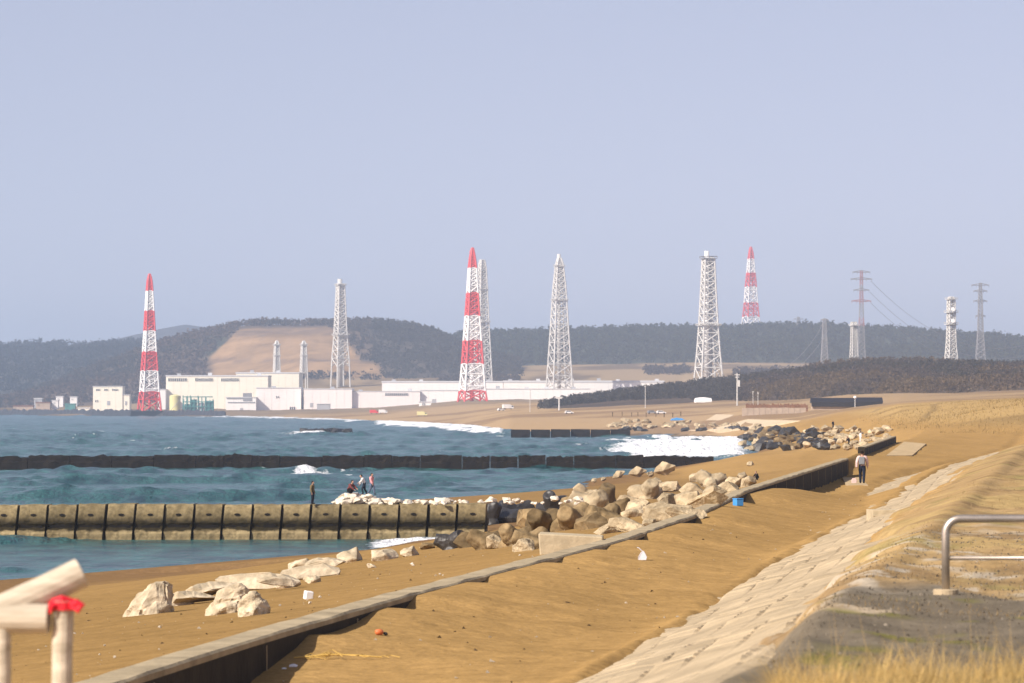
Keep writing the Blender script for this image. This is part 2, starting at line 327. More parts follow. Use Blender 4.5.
_FT = np.array([np.interp(_LY, np.log(c[1]), c[2]) for c in FARC])
def far_h(X, Y):
    X = np.asarray(X, float); Y = np.asarray(Y, float)
    px = 512+X/np.maximum(Y, 1)*F
    ly = (np.log(np.maximum(Y, 300))-_LY[0])/(_LY[1]-_LY[0]); ly = np.clip(ly, 0, len(_LY)-1.001); j = ly.astype(int); fj = ly-j
    i = np.clip(np.searchsorted(_FPX, px)-1, 0, len(_FPX)-2); t = np.clip((px-_FPX[i])/(_FPX[i+1]-_FPX[i]), 0, 1)
    a = _FT[i, j]*(1-fj)+_FT[i, j+1]*fj; b = _FT[i+1, j]*(1-fj)+_FT[i+1, j+1]*fj
    z = a*(1-t)+b*t
    n = (fbm(X*.03, Y*.012, 31)-.5)*1.4+(fbm(X*.15, Y*.05, 33)-.5)*.4
    return z+n*np.clip(z*.4, 0, 1)*np.where(Y > 3000, 1.5, .8)
def H(X, Y):
    X = np.asarray(X, float); Y = np.asarray(Y, float)
    w = sstep(430, 640, Y)
    return near_h(X, np.minimum(Y, 899))*(1-w)+far_h(X, Y)*w
def hz(x, y): return float(H(np.array([x]), np.array([y]))[0])
_RY = np.exp(np.linspace(math.log(24), math.log(8500), 6000))
def ground(px, py, lo=24):
    """first point of the land seen through this pixel"""
    X = wx(px, _RY); Z = wz(py, _RY); h = np.maximum(H(X, _RY), 0)
    k = np.nonzero((h >= Z) & (_RY > lo))[0]
    k = k[0] if len(k) else len(_RY)-1
    Y = float(_RY[k]); return Vector((wx(px, Y), Y, float(h[k])))

# ground sheet
cols = np.concatenate([np.linspace(-900, -60, 50), np.linspace(-54, 1080, 330), np.linspace(1090, 2000, 50)])
rows = np.concatenate([np.arange(14, 50, .30), np.exp(np.linspace(math.log(50), math.log(270), 430)), np.exp(np.linspace(math.log(272), math.log(9000), 330))])
PX, YY = np.meshgrid(cols, rows); XX = wx(PX, YY); ZZ = H(XX, YY)
me = grid_mesh('ground', XX, YY, ZZ)
def ground_color(X, Y, Z, PX):
    c = np.zeros(X.shape+(3,)); c[:] = SAND
    n1 = fbm(X*.12, Y*.04, 41); n2 = fbm(X*.9, Y*.3, 42)
    c *= (0.86+.28*n1)[..., None]
    sea_side = (X < wall(np.minimum(Y, 899)))*(Y < 520); c = c*(1-.16*sea_side[..., None])
    wet = sstep(1.3, .2, Z)*(Y < 1300); c = c*(1-wet[..., None])+np.array((.20, .12, .055))*wet[..., None]
    def mixin(col, k):
        nonlocal c; k = np.clip(k, 0, 1)[..., None]; c = c*(1-k)+np.array(col)*k
    a = (X-toe(Y))/(crest(Y)-toe(Y)); near = (Y < 460)
    # bank top: soil, dry grass, gravel
    up = near*sstep(.48, .75, a+(n2-.5)*.4)
    mixin((.35, .245, .125), up*.8)
    mixin((.40, .285, .125), up*sstep(.5, .66, fbm(X*.5, Y*.16, 44))*.9)
    mixin((.22, .19, .07), up*sstep(.62, .74, fbm(X*.7, Y*.25, 45))*.5)
    mixin((.23, .155, .08), up*sstep(.52, .62, fbm(X*.9, Y*.22, 53))*.75); mixin((.34, .225, .10), up*sstep(.55, .7, fbm(X*2.2, Y*.6, 54))*.6)
    pale = up*sstep(.56, .7, fbm(X*2.5, Y*.9, 46))*sstep(40, 48, Y)*sstep(90, 60, Y); mixin((.5, .45, .36), pale*.6)
    grav = near*sstep(.84, .97, a+(n2-.5)*.5)*sstep(51.5, 47.5, Y+(n2-.5)*7)*sstep(28, 31, Y); mixin((.15, .128, .095), grav*.93)
    mixin((.44, .35, .235), grav*sstep(1.0, .5, ((PX-845)/55)**2+((Y-42.9+(PX-845)*.008)/.9)**2+(n2-.5)*1.2)); mixin((.16, .15, .03), grav*sstep(.6, .72, fbm(X*1.2, Y*.5, 47))*.7)
    # dry dune grass on the far bank
    db = sstep(380, 520, Y)*sstep(6.5, 8.2, Z)*(Y < 1300)
    mixin((.40, .27, .115), db); mixin((.20, .14, .07), db*sstep(.06, .0, np.abs(((X-.55*Y*.2)*.05+.3*fbm(X*.02, Y*.01, 49)) % 1-.5))*.7)  # dark diagonal stripes: paths, with their shadow painted into the colour
    mixin((.24, .16, .07), db*sstep(.55, .7, fbm(X*.03, Y*.016, 48))*.8)
    far = sstep(1250, 1500, Y)
    mixin((.40, .275, .15), far)
    mixin((.19, .12, .07), far*sstep(.52, .66, fbm(X*.02, Y*.012, 51))*.6)
    mixin((.13, .10, .07), far*sstep(6.5, 9, Z)*sstep(2600, 2300, Y)*.2)
    fld = sstep(4500, 4800, Y); mixin((.33, .235, .13), fld); mixin((.12, .085, .055), fld*sstep(.52, .6, fbm(X*.008, Y*.006, 52))*.8)
    mixin((.2, .15, .1), sstep(3300, 3900, Y)*sstep(4700, 4500, Y)*.7)
    mixin((.05, .05, .045), np.where(Z < -.3, 1.0, 0)*.6)
    return np.clip(c, 0.01, 1)
color_attr(me, 'Col', ground_color(XX, YY, ZZ, PX).reshape(-1, 3))
g = link('ground', me, M['ground']); tag(g, kind='structure')

# ------------------------------------------------------------------ sea
def sea_material():
    m = bpy.data.materials.new('sea_water'); m.use_nodes = True; nt = m.node_tree; N = nt.nodes; L = nt.links; b = N['Principled BSDF']
    b.inputs['Roughness'].default_value = .22; b.inputs['Specular IOR Level'].default_value = .28
    g = N.new('ShaderNodeNewGeometry')
    mp = N.new('ShaderNodeMapping'); mp.inputs['Scale'].default_value = (1, .42, 1); L.new(g.outputs['Position'], mp.inputs[0])
    n1 = N.new('ShaderNodeTexNoise'); n1.inputs['Scale'].default_value = .34; n1.inputs['Detail'].default_value = 8; n1.inputs['Roughness'].default_value = .6; L.new(mp.outputs[0], n1.inputs[0])
    cr = N.new('ShaderNodeValToRGB'); L.new(n1.outputs['Fac'], cr.inputs[0])
    cr.color_ramp.elements[0].position = .35; cr.color_ramp.elements[0].color = (.007, .046, .056, 1)
    cr.color_ramp.elements[1].position = .68; cr.color_ramp.elements[1].color = (.050, .165, .155, 1)
    at = N.new('ShaderNodeAttribute'); at.attribute_name = 'foam'
    n2 = N.new('ShaderNodeTexNoise'); n2.inputs['Scale'].default_value = .9; n2.inputs['Detail'].default_value = 8; n2.inputs['Roughness'].default_value = .7; L.new(mp.outputs[0], n2.inputs[0])
    ad = N.new('ShaderNodeMath'); ad.operation = 'MULTIPLY_ADD'; L.new(n2.outputs['Fac'], ad.inputs[0]); ad.inputs[1].default_value = 1.6; L.new(at.outputs['Fac'], ad.inputs[2])
    mr = N.new('ShaderNodeMapRange'); mr.inputs[1].default_value = 1.46; mr.inputs[2].default_value = 1.78; L.new(ad.outputs[0], mr.inputs[0])
    mx = N.new('ShaderNodeMix'); mx.data_type = 'RGBA'; L.new(mr.outputs[0], mx.inputs[0]); L.new(cr.outputs[0], mx.inputs[6]); mx.inputs[7].default_value = (.9, .91, .91, 1)
    L.new(mx.outputs[2], b.inputs['Base Color'])
    mr2 = N.new('ShaderNodeMapRange'); mr2.inputs[3].default_value = .22; mr2.inputs[4].default_value = .9; L.new(mr.outputs[0], mr2.inputs[0]); L.new(mr2.outputs[0], b.inputs['Roughness'])
    n3 = N.new('ShaderNodeTexNoise'); n3.inputs['Scale'].default_value = .55; n3.inputs['Detail'].default_value = 7; n3.inputs['Roughness'].default_value = .62; L.new(mp.outputs[0], n3.inputs[0])
    bp = N.new('ShaderNodeBump'); bp.inputs['Strength'].default_value = 1; bp.inputs['Distance'].default_value = 1.7; L.new(n3.outputs['Fac'], bp.inputs['Height']); L.new(bp.outputs[0], b.inputs['Normal'])
    return m
M['sea'] = sea_material()
cols = np.concatenate([np.linspace(-1500, -60, 50), np.linspace(-50, 780, 250), np.linspace(800, 1900, 24)])
rows = np.concatenate([np.exp(np.linspace(math.log(170), math.log(1800), 560)), np.exp(np.linspace(math.log(1806), math.log(14000), 260))])
PX, YY = np.meshgrid(cols, rows); XX = wx(PX, YY)
wv = np.zeros_like(XX)
for k in range(16):
    lam = 5.0*1.22**k*random.uniform(.9, 1.1); ang = random.gauss(.45, .38); ph = random.uniform(0, 6.28)
    arg = 2*math.pi/lam*(XX*math.sin(ang)-YY*math.cos(ang))+ph+2.2*fbm(XX/60, YY/60, 60+k, 2)
    wv += .034*lam**.36*(1-2*np.abs(np.sin(arg/2))**.8)*(.4+1.2*fbm(XX/35, YY/50, 80+k, 2))
wv *= 1.8
sh = shore(YY); off = sh-XX                         # metres seaward of the waterline
foam = np.zeros_like(XX)
cell = fbm(XX*.02, YY*.013, 90); strk = fbm(XX*.10, YY*.03, 91); lac = fbm(XX*.35, YY*.12, 92)
foam += .8*sstep(.63, .72, fbm(XX*.05, YY*.022, 93))*sstep(.5, .8, lac)*sstep(170, 800, YY)   # whitecaps
foam += .62*sstep(.12, .3, wv)*sstep(.58, .75, strk)
# broken surf in the bay beyond the dark breakwater
sy = sstep(800, 880, YY)*sstep(1440, 1330, YY); sp = sstep(585, 640, PX+(strk-.5)*60)*sstep(770, 730, PX)
left = sstep(570, 600, PX)*sstep(655, 630, PX)
surf = sy*sp*sstep(.38, .50, .5*fbm(XX*.05, YY*.012, 97)+.3*lac+.2*cell+.13*sstep(630, 710, PX)); foam = np.maximum(foam, 1.1*surf)
# surf along the far beach
shY = np.interp(PX, [230, 300, 385, 460, 510, 560, 620, 700], [3927, 3323, 2700, 2160, 1728, 1640, 1590, 1520])
rel = YY/shY
fs = sstep(.80, .86, rel+(strk-.5)*.16)*sstep(1.05, .99, rel)*sstep(360, 385, PX)*sstep(515, 495, PX); foam = np.maximum(foam, 1.12*fs*sstep(.32, .45, strk+.1))
fs2 = sstep(.90, .97, rel+(strk-.5)*.12)*sstep(1.06, 1.0, rel)*sstep(120, 250, PX)*sstep(400, 350, PX)*sstep(.4, .55, cell+.08); foam = np.maximum(foam, 1.05*fs2)
# wash against the breakwaters, islet and near beach
bk = sstep(650, 672, YY+(lac-.5)*40)*sstep(712, 706, YY)*sstep(270, 300, PX)*sstep(372, 350, PX); foam = np.maximum(foam, 1.02*bk*sstep(.34, .52, .5*lac+.5*strk))
bk = sstep(676, 684, YY)*sstep(699, 695, YY)*sstep(.5, .62, fbm(XX*.06, YY*0, 96)); foam = np.maximum(foam, .35*bk)
isl = np.exp(-(((XX+72)/13)**2+((YY-1590)/55)**2)); foam = np.maximum(foam, 1.1*isl)
nb = sstep(3.0, .3, off+(lac-.5)*3)*sstep(345, 300, YY)*sstep(270, 292, YY)*sstep(340, 380, PX); foam = np.maximum(foam, 1.05*nb)
nb = sstep(12, 5, off+(lac-.5)*6)*sstep(337, 330, YY)*sstep(285, 300, YY)*sstep(.35, .5, lac+.1)*sstep(345, 385, PX); foam = np.maximum(foam, 1.05*nb)
nb = sstep(2.0, .2, off)*sstep(470, 500, YY)*sstep(720, 690, YY); foam = np.maximum(foam, .3*nb)
wv = wv*np.clip(.25+np.abs(off)/25, 0, 1)+foam*sstep(700, 900, YY)*.8*(lac*.9+.25)
wv = np.where(YY < 420, np.clip(wv, -.32, .5), wv)
me = grid_mesh('sea', XX, YY, np.maximum(wv, -.9)); float_attr(me, 'foam', foam)
o = link('sea', me, M['sea']); tag(o, kind='structure')

# ------------------------------------------------------------------ hills
def ridge_mesh(name, crest_pts, D, front, back, zbase, colf, seed, rough=1.0, n=260, m=34, power=1.25, follow=False):
    """a real ridge: crest at distance D, running down to the front and the back"""
    pxs = np.linspace(crest_pts[0][0], crest_pts[-1][0], n); ys = np.interp(pxs, [p[0] for p in crest_pts], [p[1] for p in crest_pts])
    t = np.concatenate([np.linspace(-1, 0, m), np.linspace(0, 1, 10)[1:]])
    PXg, T = np.meshgrid(pxs, t); yc = np.interp(PXg, pxs, ys)
    fr = np.interp(PXg, front[0], front[1]) if isinstance(front, tuple) else front
    Y = D+np.where(T < 0, T*fr, T*back)
    X = (PXg-512)/F*D*(1+.0*T)
    zc = EYE-(yc-HOR)/F*D
    s = np.clip(1-np.abs(T), 0, 1); prof = s**power*(1-.0*s)
    prof = np.where(T < 0, 1-(1-s)**1.6, 1-(1-s)**2)
    nz = (fbm(X*.004, Y*.004, seed)-.5)*60*rough*s*(1-s)*2+(fbm(X*.02, Y*.02, seed+3)-.5)*8*rough*np.clip(s*4, 0, 1)*np.clip((1-s)*6+.25, 0, 1)
    Z = zbase+(zc-zbase)*prof+nz
    if follow:
        g0 = H(X, Y); Z = g0-.6+np.maximum(zc-H(X, np.full_like(Y, D)), 0)*prof+np.where(T <= -.99, -2, 0)+nz*np.clip((zc-11)/6, 0, 1)
    me = grid_mesh(name, X, Y, Z)
    color_attr(me, 'Col', colf(X, Y, Z, 512+X/Y*F, HOR-(Z-EYE)/Y*F).reshape(-1, 3))
    o = link(name, me, M['hill']); tag(o, kind='structure')
    return X, Y, Z
def col_far(X, Y, Z, px, py):
    c = np.zeros(X.shape+(3,)); c[:] = (.062, .056, .046); k = .6*fbm(X*.006, Y*.004, 101)+.4*fbm(X*.03, Y*.02, 107)
    return c*(.7+.6*k)[..., None]
def col_mid(X, Y, Z, px, py):
    c = np.zeros(X.shape+(3,)); n = fbm(X*.006, Y*.006, 102); n2 = fbm(X*.03, Y*.02, 103)
    c[:] = (.115, .082, .058); c *= (.7+.6*n)[..., None]
    def mixin(col, k):
        nonlocal c; k = np.clip(k, 0, 1)[..., None]; c = c*(1-k)+np.array(col)*k
    grn = sstep(195, 210, px)*sstep(232, 222, px)*sstep(333, 338, py)*sstep(362, 352, py); mixin((.055, .065, .045), grn*.8)
    ed = np.interp(px, [208, 225, 240, 330, 350, 362], [358, 343, 328, 327, 345, 362])
    cut = sstep(206, 216, px+(n2-.5)*8)*sstep(372, 360, px-(py-345)*.55+(n2-.5)*8)*sstep(-1, 2.0, py-ed+(n2-.5)*3)
    mixin((.34, .215, .11), cut); mixin((.21, .14, .09), cut*sstep(.5, .62, fbm(X*.004, Z*.12, 104))*.8)
    dk = sstep(362, 380, px-(py-345)*.5); mixin((.06, .055, .045), dk*.7)
    return c
def col_pine(X, Y, Z, px, py):
    c = np.zeros(X.shape+(3,)); c[:] = (.045, .055, .036); return c*(.7+.6*fbm(X*.01, Y*.01, 105))[..., None]
def col_scrub(X, Y, Z, px, py):
    c = np.zeros(X.shape+(3,)); c[:] = (.085, .062, .045); return c*(.7+.6*fbm(X*.02, Y*.02, 106))[..., None]
ridge_mesh('distant_mountain', [(60, 348), (120, 338), (165, 328), (185, 324.5), (205, 327), (260, 333), (420, 342)], 11500, 900, 600, 40, col_far, 1, .5, 120, 16)
HL = ridge_mesh('blue_hill', [(-700, 352), (-300, 355), (-80, 352), (0, 349.5), (40, 347.5), (80, 351), (112, 346), (150, 345), (200, 350), (300, 360)], 7600, 1700, 700, 4, col_far, 2, follow=True)
HB = ridge_mesh('cleared_hill', [(40, 392), (70, 381), (100, 368), (130, 356), (160, 345), (192, 336.5), (225, 329), (256, 323.5), (300, 324.5), (340, 324), (390, 324), (415, 328), (435, 334), (456, 343), (475, 352), (500, 362), (520, 368)], 5850, 800, 500, 40, col_mid, 3, follow=True)
HF = None
HA = ridge_mesh('pine_hill', [(395, 368), (415, 356), (440, 346), (465, 339), (492, 336.5), (560, 335.5), (620, 333), (680, 332.5), (740, 333), (800, 332.5), (860, 334), (900, 336), (940, 339), (980, 342), (1024, 346), (1150, 350), (1500, 356), (1900, 360)], 6700, 1050, 600, 60, col_pine, 5, follow=True)
HE = ridge_mesh('scrub_hill', [(520, 409), (545, 405), (575, 400), (600, 397), (650, 390), (690, 386), (740, 379.5), (790, 373), (830, 366), (870, 363.5), (920, 363), (960, 366), (1024, 367), (1200, 366), (1700, 372)], 2700, ((700, 790, 900), (260, 560, 850)), 500, 9.5, col_scrub, 7, .22, 300, 40, follow=True)

# woods: every wood reads as one mass, built from thousands of crowns of leaf clumps
def wood(name, label, px, py_side, Xs, Ys, Zs, hgt, wid, kinds, ncl, size):
    """kinds: per tree colour rows (n,3)"""
    n = len(Xs); k = ncl
    h = hgt*(.6+.8*rng.random(n)); w = wid*(.7+.6*rng.random(n))
    t = rng.random((n, k))**.8; ang = rng.random((n, k))*6.283; rr = np.sqrt(rng.random((n, k)))*(1-.75*t**1.5)
    cx = Xs[:, None]+np.cos(ang)*rr*w[:, None]*.5; cy = Ys[:, None]+np.sin(ang)*rr*w[:, None]*.5; cz = Zs[:, None]+h[:, None]*(.12+.88*t)
    s = size*(.6+.8*rng.random((n, k)))
    d = rng.normal(size=(n, k, 3, 3)); d /= np.linalg.norm(d, axis=-1, keepdims=True)
    c = np.stack([cx, cy, cz], -1)[:, :, None, :]+d*s[:, :, None, None]
    co = c.reshape(-1, 3)
    me = raw_mesh(name, co, np.arange(len(co)), 3)
    cc = np.repeat(kinds*(.85+.3*rng.random((n, 1))), k*3, axis=0)*(.85+.3*np.repeat(rng.random(n*k), 3)[:, None])
    color_attr(me, 'Col', cc)
    o = link(name, me, M['leaf']); tag(o, label, 'woodland', kind='stuff'); return o
def soften(m):
    N = m.node_tree.nodes; L = m.node_tree.links; b = N['Principled BSDF']; t = N.new('ShaderNodeBsdfTranslucent'); L.new(b.inputs['Base Color'].links[0].from_socket, t.inputs['Color'])
    mx = N.new('ShaderNodeMixShader'); mx.inputs[0].default_value = .45; L.new(b.outputs[0], mx.inputs[1]); L.new(t.outputs[0], mx.inputs[2]); L.new(mx.outputs[0], N['Material Output'].inputs['Surface'])
soften(M['leaf']); soften(M['grass'])
def on_ridge(HX, n, cond):
    X, Y, Z = HX; out = []
    i = rng.random(n*4)*(X.shape[0]-1.001); j = rng.random(n*4)*(X.shape[1]-1.001)
    a = i.astype(int); b = j.astype(int); fi = i-a; fj = j-b
    def bl(A): return (A[a, b]*(1-fi)+A[a+1, b]*fi)*(1-fj)+(A[a, b+1]*(1-fi)+A[a+1, b+1]*fi)*fj
    x, y, z = bl(X), bl(Y), bl(Z); px = 512+x/y*F; py = HOR-(z-EYE)/y*F
    k = np.nonzero(cond(px, py, x, y))[0][:n]
    return x[k], y[k], z[k], px[k], py[k]
x, y, z, px, py = on_ridge(HA, 9000, lambda px, py, x, y: (px < 1250) & (px > 400))
wood('pine_wood', 'dark green pine wood covering the long low ridge behind the towers', px, py, x, y, z, 10, 11, np.tile([(.040, .052, .032)], (len(x), 1)), 16, 3.2)
x, y, z, px, py = on_ridge(HB, 5200, lambda px, py, x, y: (px > 365+(py-345)*.55) | (px < 208-(py-345)*.1) | (py < np.interp(px, [208, 225, 240, 330, 350, 362], [356, 341, 326.5, 326, 343, 362])))
kc = np.where((px > 372)[:, None], np.array([(.055, .052, .040)]), np.where((fbm(x*.008, y*.006, 121) > .5)[:, None], np.array([(.125, .085, .062)]), np.array([(.08, .065, .05)])))
wood('bare_wood', 'brown and dark wooded slopes around the cleared earth hill', px, py, x, y, z, 6.5, 9, kc, 14, 2.3)
x, y, z, px, py = on_ridge(HE, 9500, lambda px, py, x, y: (px > 540) & (px < 1200) & (y < 2760) & (y > np.interp(px, [450, 690, 780, 900], [2600, 2500, 2050, 1900])) & (rng.random(len(px)) < np.interp(px, [540, 580, 640], [.25, .7, 1])))
nn = fbm(x*.02, y*.006, 120)
pine = (nn > .52) | (px < 740)
kc = np.where(pine[:, None], np.array([(.075, .068, .056)]), np.array([(.112, .088, .074)]))
kc = np.where(((nn < .38) & ~pine)[:, None], np.array([(.16, .115, .07)]), kc)
low_ = np.clip((2150-y)/250, 0, 1)*(px > 700); kc = kc*(1-low_[:, None])+np.array([(.17, .12, .08)])*low_[:, None]; z = z-1.6*low_
wood('scrub_wood', 'dull brown and dark green scrub wood on the low hill at the right', px, py, x, y, z-.3, 3.6, 4.2, kc, 26, .75)
x, y, z, px, py = on_ridge(HL, 3800, lambda px, py, x, y: (px > -120) & (px < 240))
wood('far_wood', 'hazy blue wooded slope at the far left behind the houses', px, py, x, y, z, 10, 13, np.tile([(.042, .044, .040)], (len(x), 1)), 12, 3.4)
# dark scrub strips on the tan fields behind the white halls
xs, ys = [], []
for p0, p1, q0, q1, cnt in ((300, 445, 369.5, 372, 260), (440, 520, 379, 384, 220), (645, 690, 369, 375, 200), (735, 800, 372, 376, 160), (300, 380, 376, 380, 140)):
    for _ in range(cnt):
        gp = ground(random.uniform(p0, p1), random.uniform(q0, q1), 3500); xs.append(gp.x); ys.append(gp.y)
xs, ys = np.array(xs), np.array(ys)
wood('field_scrub', 'thin dark strips of scrub across the tan fields behind the halls', None, None, xs, ys, H(xs, ys), 5, 7, np.tile([(.07, .055, .045)], (len(xs), 1)), 10, 2.0)

# ------------------------------------------------------------------ sloping revetment of concrete blocks
yr = np.concatenate([np.arange(27, 110, .085), np.arange(110, 190, .17), np.arange(190, 345, .34)])
ar = np.linspace(-.13, .97, 86)
A, YR = np.meshgrid(ar, yr); XR = toe(YR)+A*(crest(YR)-toe(YR)); ZR = revet_plane(XR, YR)
BW = .62; BL = .55
ui = (A*4.3)/BW; row = np.floor(ui).astype(int); vi = YR/BL+(row % 2)*.5; fu = ui-row; fv = vi-np.floor(vi)
hsh = _hash(row.astype(np.int64), np.floor(vi).astype(np.int64), 5)
edge = np.minimum(np.minimum(fu, 1-fu)*BW, np.minimum(fv, 1-fv)*BL)
rel_ = sstep(.0, .10, edge)*.055+(1-fu)*.05+(hsh-.5)*.03
fill = sstep(.28, .5, fbm(XR*.6, YR*.22, 15))                 # drifted sand fills some joints
ZR = ZR+rel_*(1-.68*fill)-.03-.16*sstep(.84, .95, A)
me = grid_mesh('revetment', XR, YR, ZR, smooth=False)
o = link('revetment', me, M['conc_rev']); tag(o, 'long pale slope of concrete blocks between the sand and the bank top', 'revetment')

# ------------------------------------------------------------------ sea wall along the beach (segments)
def wall_piece(name, y0, y1, label, step=1.2, low=4.0, cap=True):
    root = empty(name, (float(wall(y0)), y0, low)); ys = np.arange(y0, y1+.01, (y1-y0)/max(2, round((y1-y0)/step)))
    m = MB(); vs = []; fs = []
    for i, yy in enumerate(ys):
        xw = float(wall(yy)); j = (random.random()-.5)*.03
        for (dx, zz) in ((0.04, low), (0.0, WTOP-.10), (0.0, WTOP-.03+j*.4), (-.04, WTOP+j), (-.46, WTOP+j*.7), (-.5, WTOP-.05), (-.55, low)):
            vs.append((xw+dx-root.location.x, yy-y0, zz-low))
    for i in range(len(ys)-1):
        for k in range(6): fs.append((i*7+k, i*7+k+1, (i+1)*7+k+1, (i+1)*7+k))
    fs += [tuple(range(7)), tuple(range((len(ys)-1)*7+6, (len(ys)-1)*7-1, -1))]
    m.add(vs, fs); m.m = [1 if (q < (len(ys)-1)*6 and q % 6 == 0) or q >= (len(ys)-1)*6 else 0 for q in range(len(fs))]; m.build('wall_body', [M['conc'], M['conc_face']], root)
    yy = y0+3.5
    while yy < y1-.5:
        xw = float(wall(yy))-root.location.x; MB().box(xw-.01, xw+.012, yy-y0-.03, yy-y0+.03, 0.2, WTOP-low-.14).build('joint', M['conc_rev'], root); yy += 7.0+random.random()*1.2
    tag(root, label, 'sea wall'); return root
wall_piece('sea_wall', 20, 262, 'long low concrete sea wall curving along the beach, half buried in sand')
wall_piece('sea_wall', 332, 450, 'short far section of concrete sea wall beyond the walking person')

# ------------------------------------------------------------------ breakwaters
def near_block(i):
    px0 = -12+29.3*i; Y = 330.5+.22*i; w = 29.3/F*Y; x0 = wx(px0, Y)
    root = empty('breakwater_block', (x0+w/2, Y, 0)); hw = w/2-.07-random.random()*.05
    tz = 2.25+random.uniform(-.05, .05)
    m = MB(); jj = lambda s: random.uniform(-s, s)
    prof = [(-.34, -1.5), (-.34, .12), (-.24, .34), (-.02, .46), (.08, .66), (-.02, .90), (.03, 1.04), (.46, tz-.14), (.66, tz), (3.4, tz-.02), (3.4, -1.5)]
    NX = 5; vs = []; fs = []
    for a in range(NX+1):
        x = -hw+2*hw*a/NX
        for (py, pz) in prof: vs.append((x*(1.0 if py < 3 else (hw+.16)/hw)+jj(.02)+.06*(pz-1)*(py < 1), py+jj(.04), pz+jj(.04)))
    n = len(prof)
    for a in range(NX):
        for k in range(n-1): fs.append((a*n+k, (a+1)*n+k, (a+1)*n+k+1, a*n+k+1))
    fs += [tuple(range(n)), tuple(range(NX*n+n-1, NX*n-1, -1))]
    m.add(vs, fs); m.build('block_body', M['block'], root)
    # near-black solids at the hollow near the top and the slot above the foot
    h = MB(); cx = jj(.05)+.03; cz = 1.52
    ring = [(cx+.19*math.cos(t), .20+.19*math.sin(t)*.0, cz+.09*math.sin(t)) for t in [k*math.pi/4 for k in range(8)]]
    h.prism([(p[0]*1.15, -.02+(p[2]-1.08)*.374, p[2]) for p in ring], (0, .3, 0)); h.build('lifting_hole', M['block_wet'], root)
    s = MB(); pts = []
    for a in range(9): pts.append((-hw*.78+2*hw*.78*a/8, .04, .76+.09*math.sin(a*math.pi/8)+jj(.03)))
    low = [(p[0], .04, .56+jj(.02)) for p in reversed(pts)]
    s.prism(pts+low, (0, .12, .03)); s.build('slot_band', M['block_wet'], root)
    ords = ['first', 'second', 'third', 'fourth', 'fifth', 'sixth', 'seventh', 'eighth', 'ninth', 'tenth', 'eleventh', 'twelfth', 'thirteenth', 'fourteenth', 'fifteenth', 'sixteenth', 'seventeenth', 'eighteenth']
    tag(root, ords[i]+' brown concrete block from the left in the near breakwater', 'breakwater block', 'blocks of the near breakwater')
for i in range(17): near_block(i)
ORD = ['first', 'second', 'third', 'fourth', 'fifth', 'sixth', 'seventh', 'eighth', 'ninth', 'tenth', 'eleventh', 'twelfth', 'thirteenth', 'fourteenth', 'fifteenth', 'sixteenth',
       'seventeenth', 'eighteenth', 'nineteenth', 'twentieth', 'twenty-first', 'twenty-second', 'twenty-third', 'twenty-fourth', 'twenty-fifth', 'twenty-sixth']
px0 = -14.0; i = 0
while px0 < 705:
    wpx = random.choice((28, 28, 42, 28)); Yb = 730-.018*px0*1.0+random.uniform(-.4, .4)
    x0, x1 = wx(px0+.35, Yb), wx(px0+wpx-.35, Yb); t = 1.38+random.uniform(-.22, .16)-(.45 if px0 < 20 else 0)
    m = MB(); n = 8; vs = []; fs = []
    prof = [(-.4, -2), (-.4, .35), (0, .5), (.05, 1.2), (.2, t), (4, t), (4, -2)]
    for a in range(n+1):
        x = x0+(x1-x0)*a/n
        for (dy, z) in prof: vs.append((x-x0, dy+random.uniform(-.08, .08), z+random.uniform(-.16, .16)*(2.2 if random.random() < .12 else 1)))
    q = len(prof)
    for a in range(n):
        for k in range(q-1): fs.append((a*q+k, (a+1)*q+k, (a+1)*q+k+1, a*q+k+1))
    fs += [tuple(range(q)), tuple(range(n*q+q-1, n*q-1, -1))]
    m.add(vs, fs); o = m.build('breakwater_caisson', M['block_wet']); o.location = (x0, Yb, 0)
    tag(o, ORD[i]+' wet black block from the left in the long middle breakwater', 'breakwater block', 'blocks of the dark middle breakwater')
    px0 += wpx; i += 1

# ------------------------------------------------------------------ rocks
def rock_proto(name, seed, squash=(1, .9, .75), npts=16, bev=.08):
    r = random.Random(seed); bm = bmesh.new()
    for _ in range(npts):
        v = Vector((r.gauss(0, 1), r.gauss(0, 1), r.gauss(0, 1))).normalized()*(.42+.12*r.random())
        bm.verts.new((v.x*squash[0], v.y*squash[1], v.z*squash[2]))
    res = bmesh.ops.convex_hull(bm, input=bm.verts)
    junk = [e for e in res['geom_interior']+res['geom_unused'] if isinstance(e, bmesh.types.BMVert)]
    bmesh.ops.delete(bm, geom=list(set(junk)), context='VERTS')
    bmesh.ops.bevel(bm, geom=bm.edges[:]+bm.verts[:], offset=bev*.6, segments=2, affect='EDGES', profile=.6, clamp_overlap=True)
    bmesh.ops.triangulate(bm, faces=bm.faces[:]); bmesh.ops.subdivide_edges(bm, edges=[e for e in bm.edges if e.calc_length() > .15], cuts=1)
    for v in bm.verts:
        nn = v.normal; d = (vnoise(v.co.x*5+seed, v.co.y*5+v.co.z*3, seed)-.5)*.10+(vnoise(v.co.x*14+seed, v.co.z*14+v.co.y*9, seed+1)-.5)*.03
        v.co += nn*float(d)
    me = bpy.data.meshes.new(name); bm.to_mesh(me); bm.free()
    me.polygons.foreach_set('use_smooth', [False]*len(me.polygons)); return me
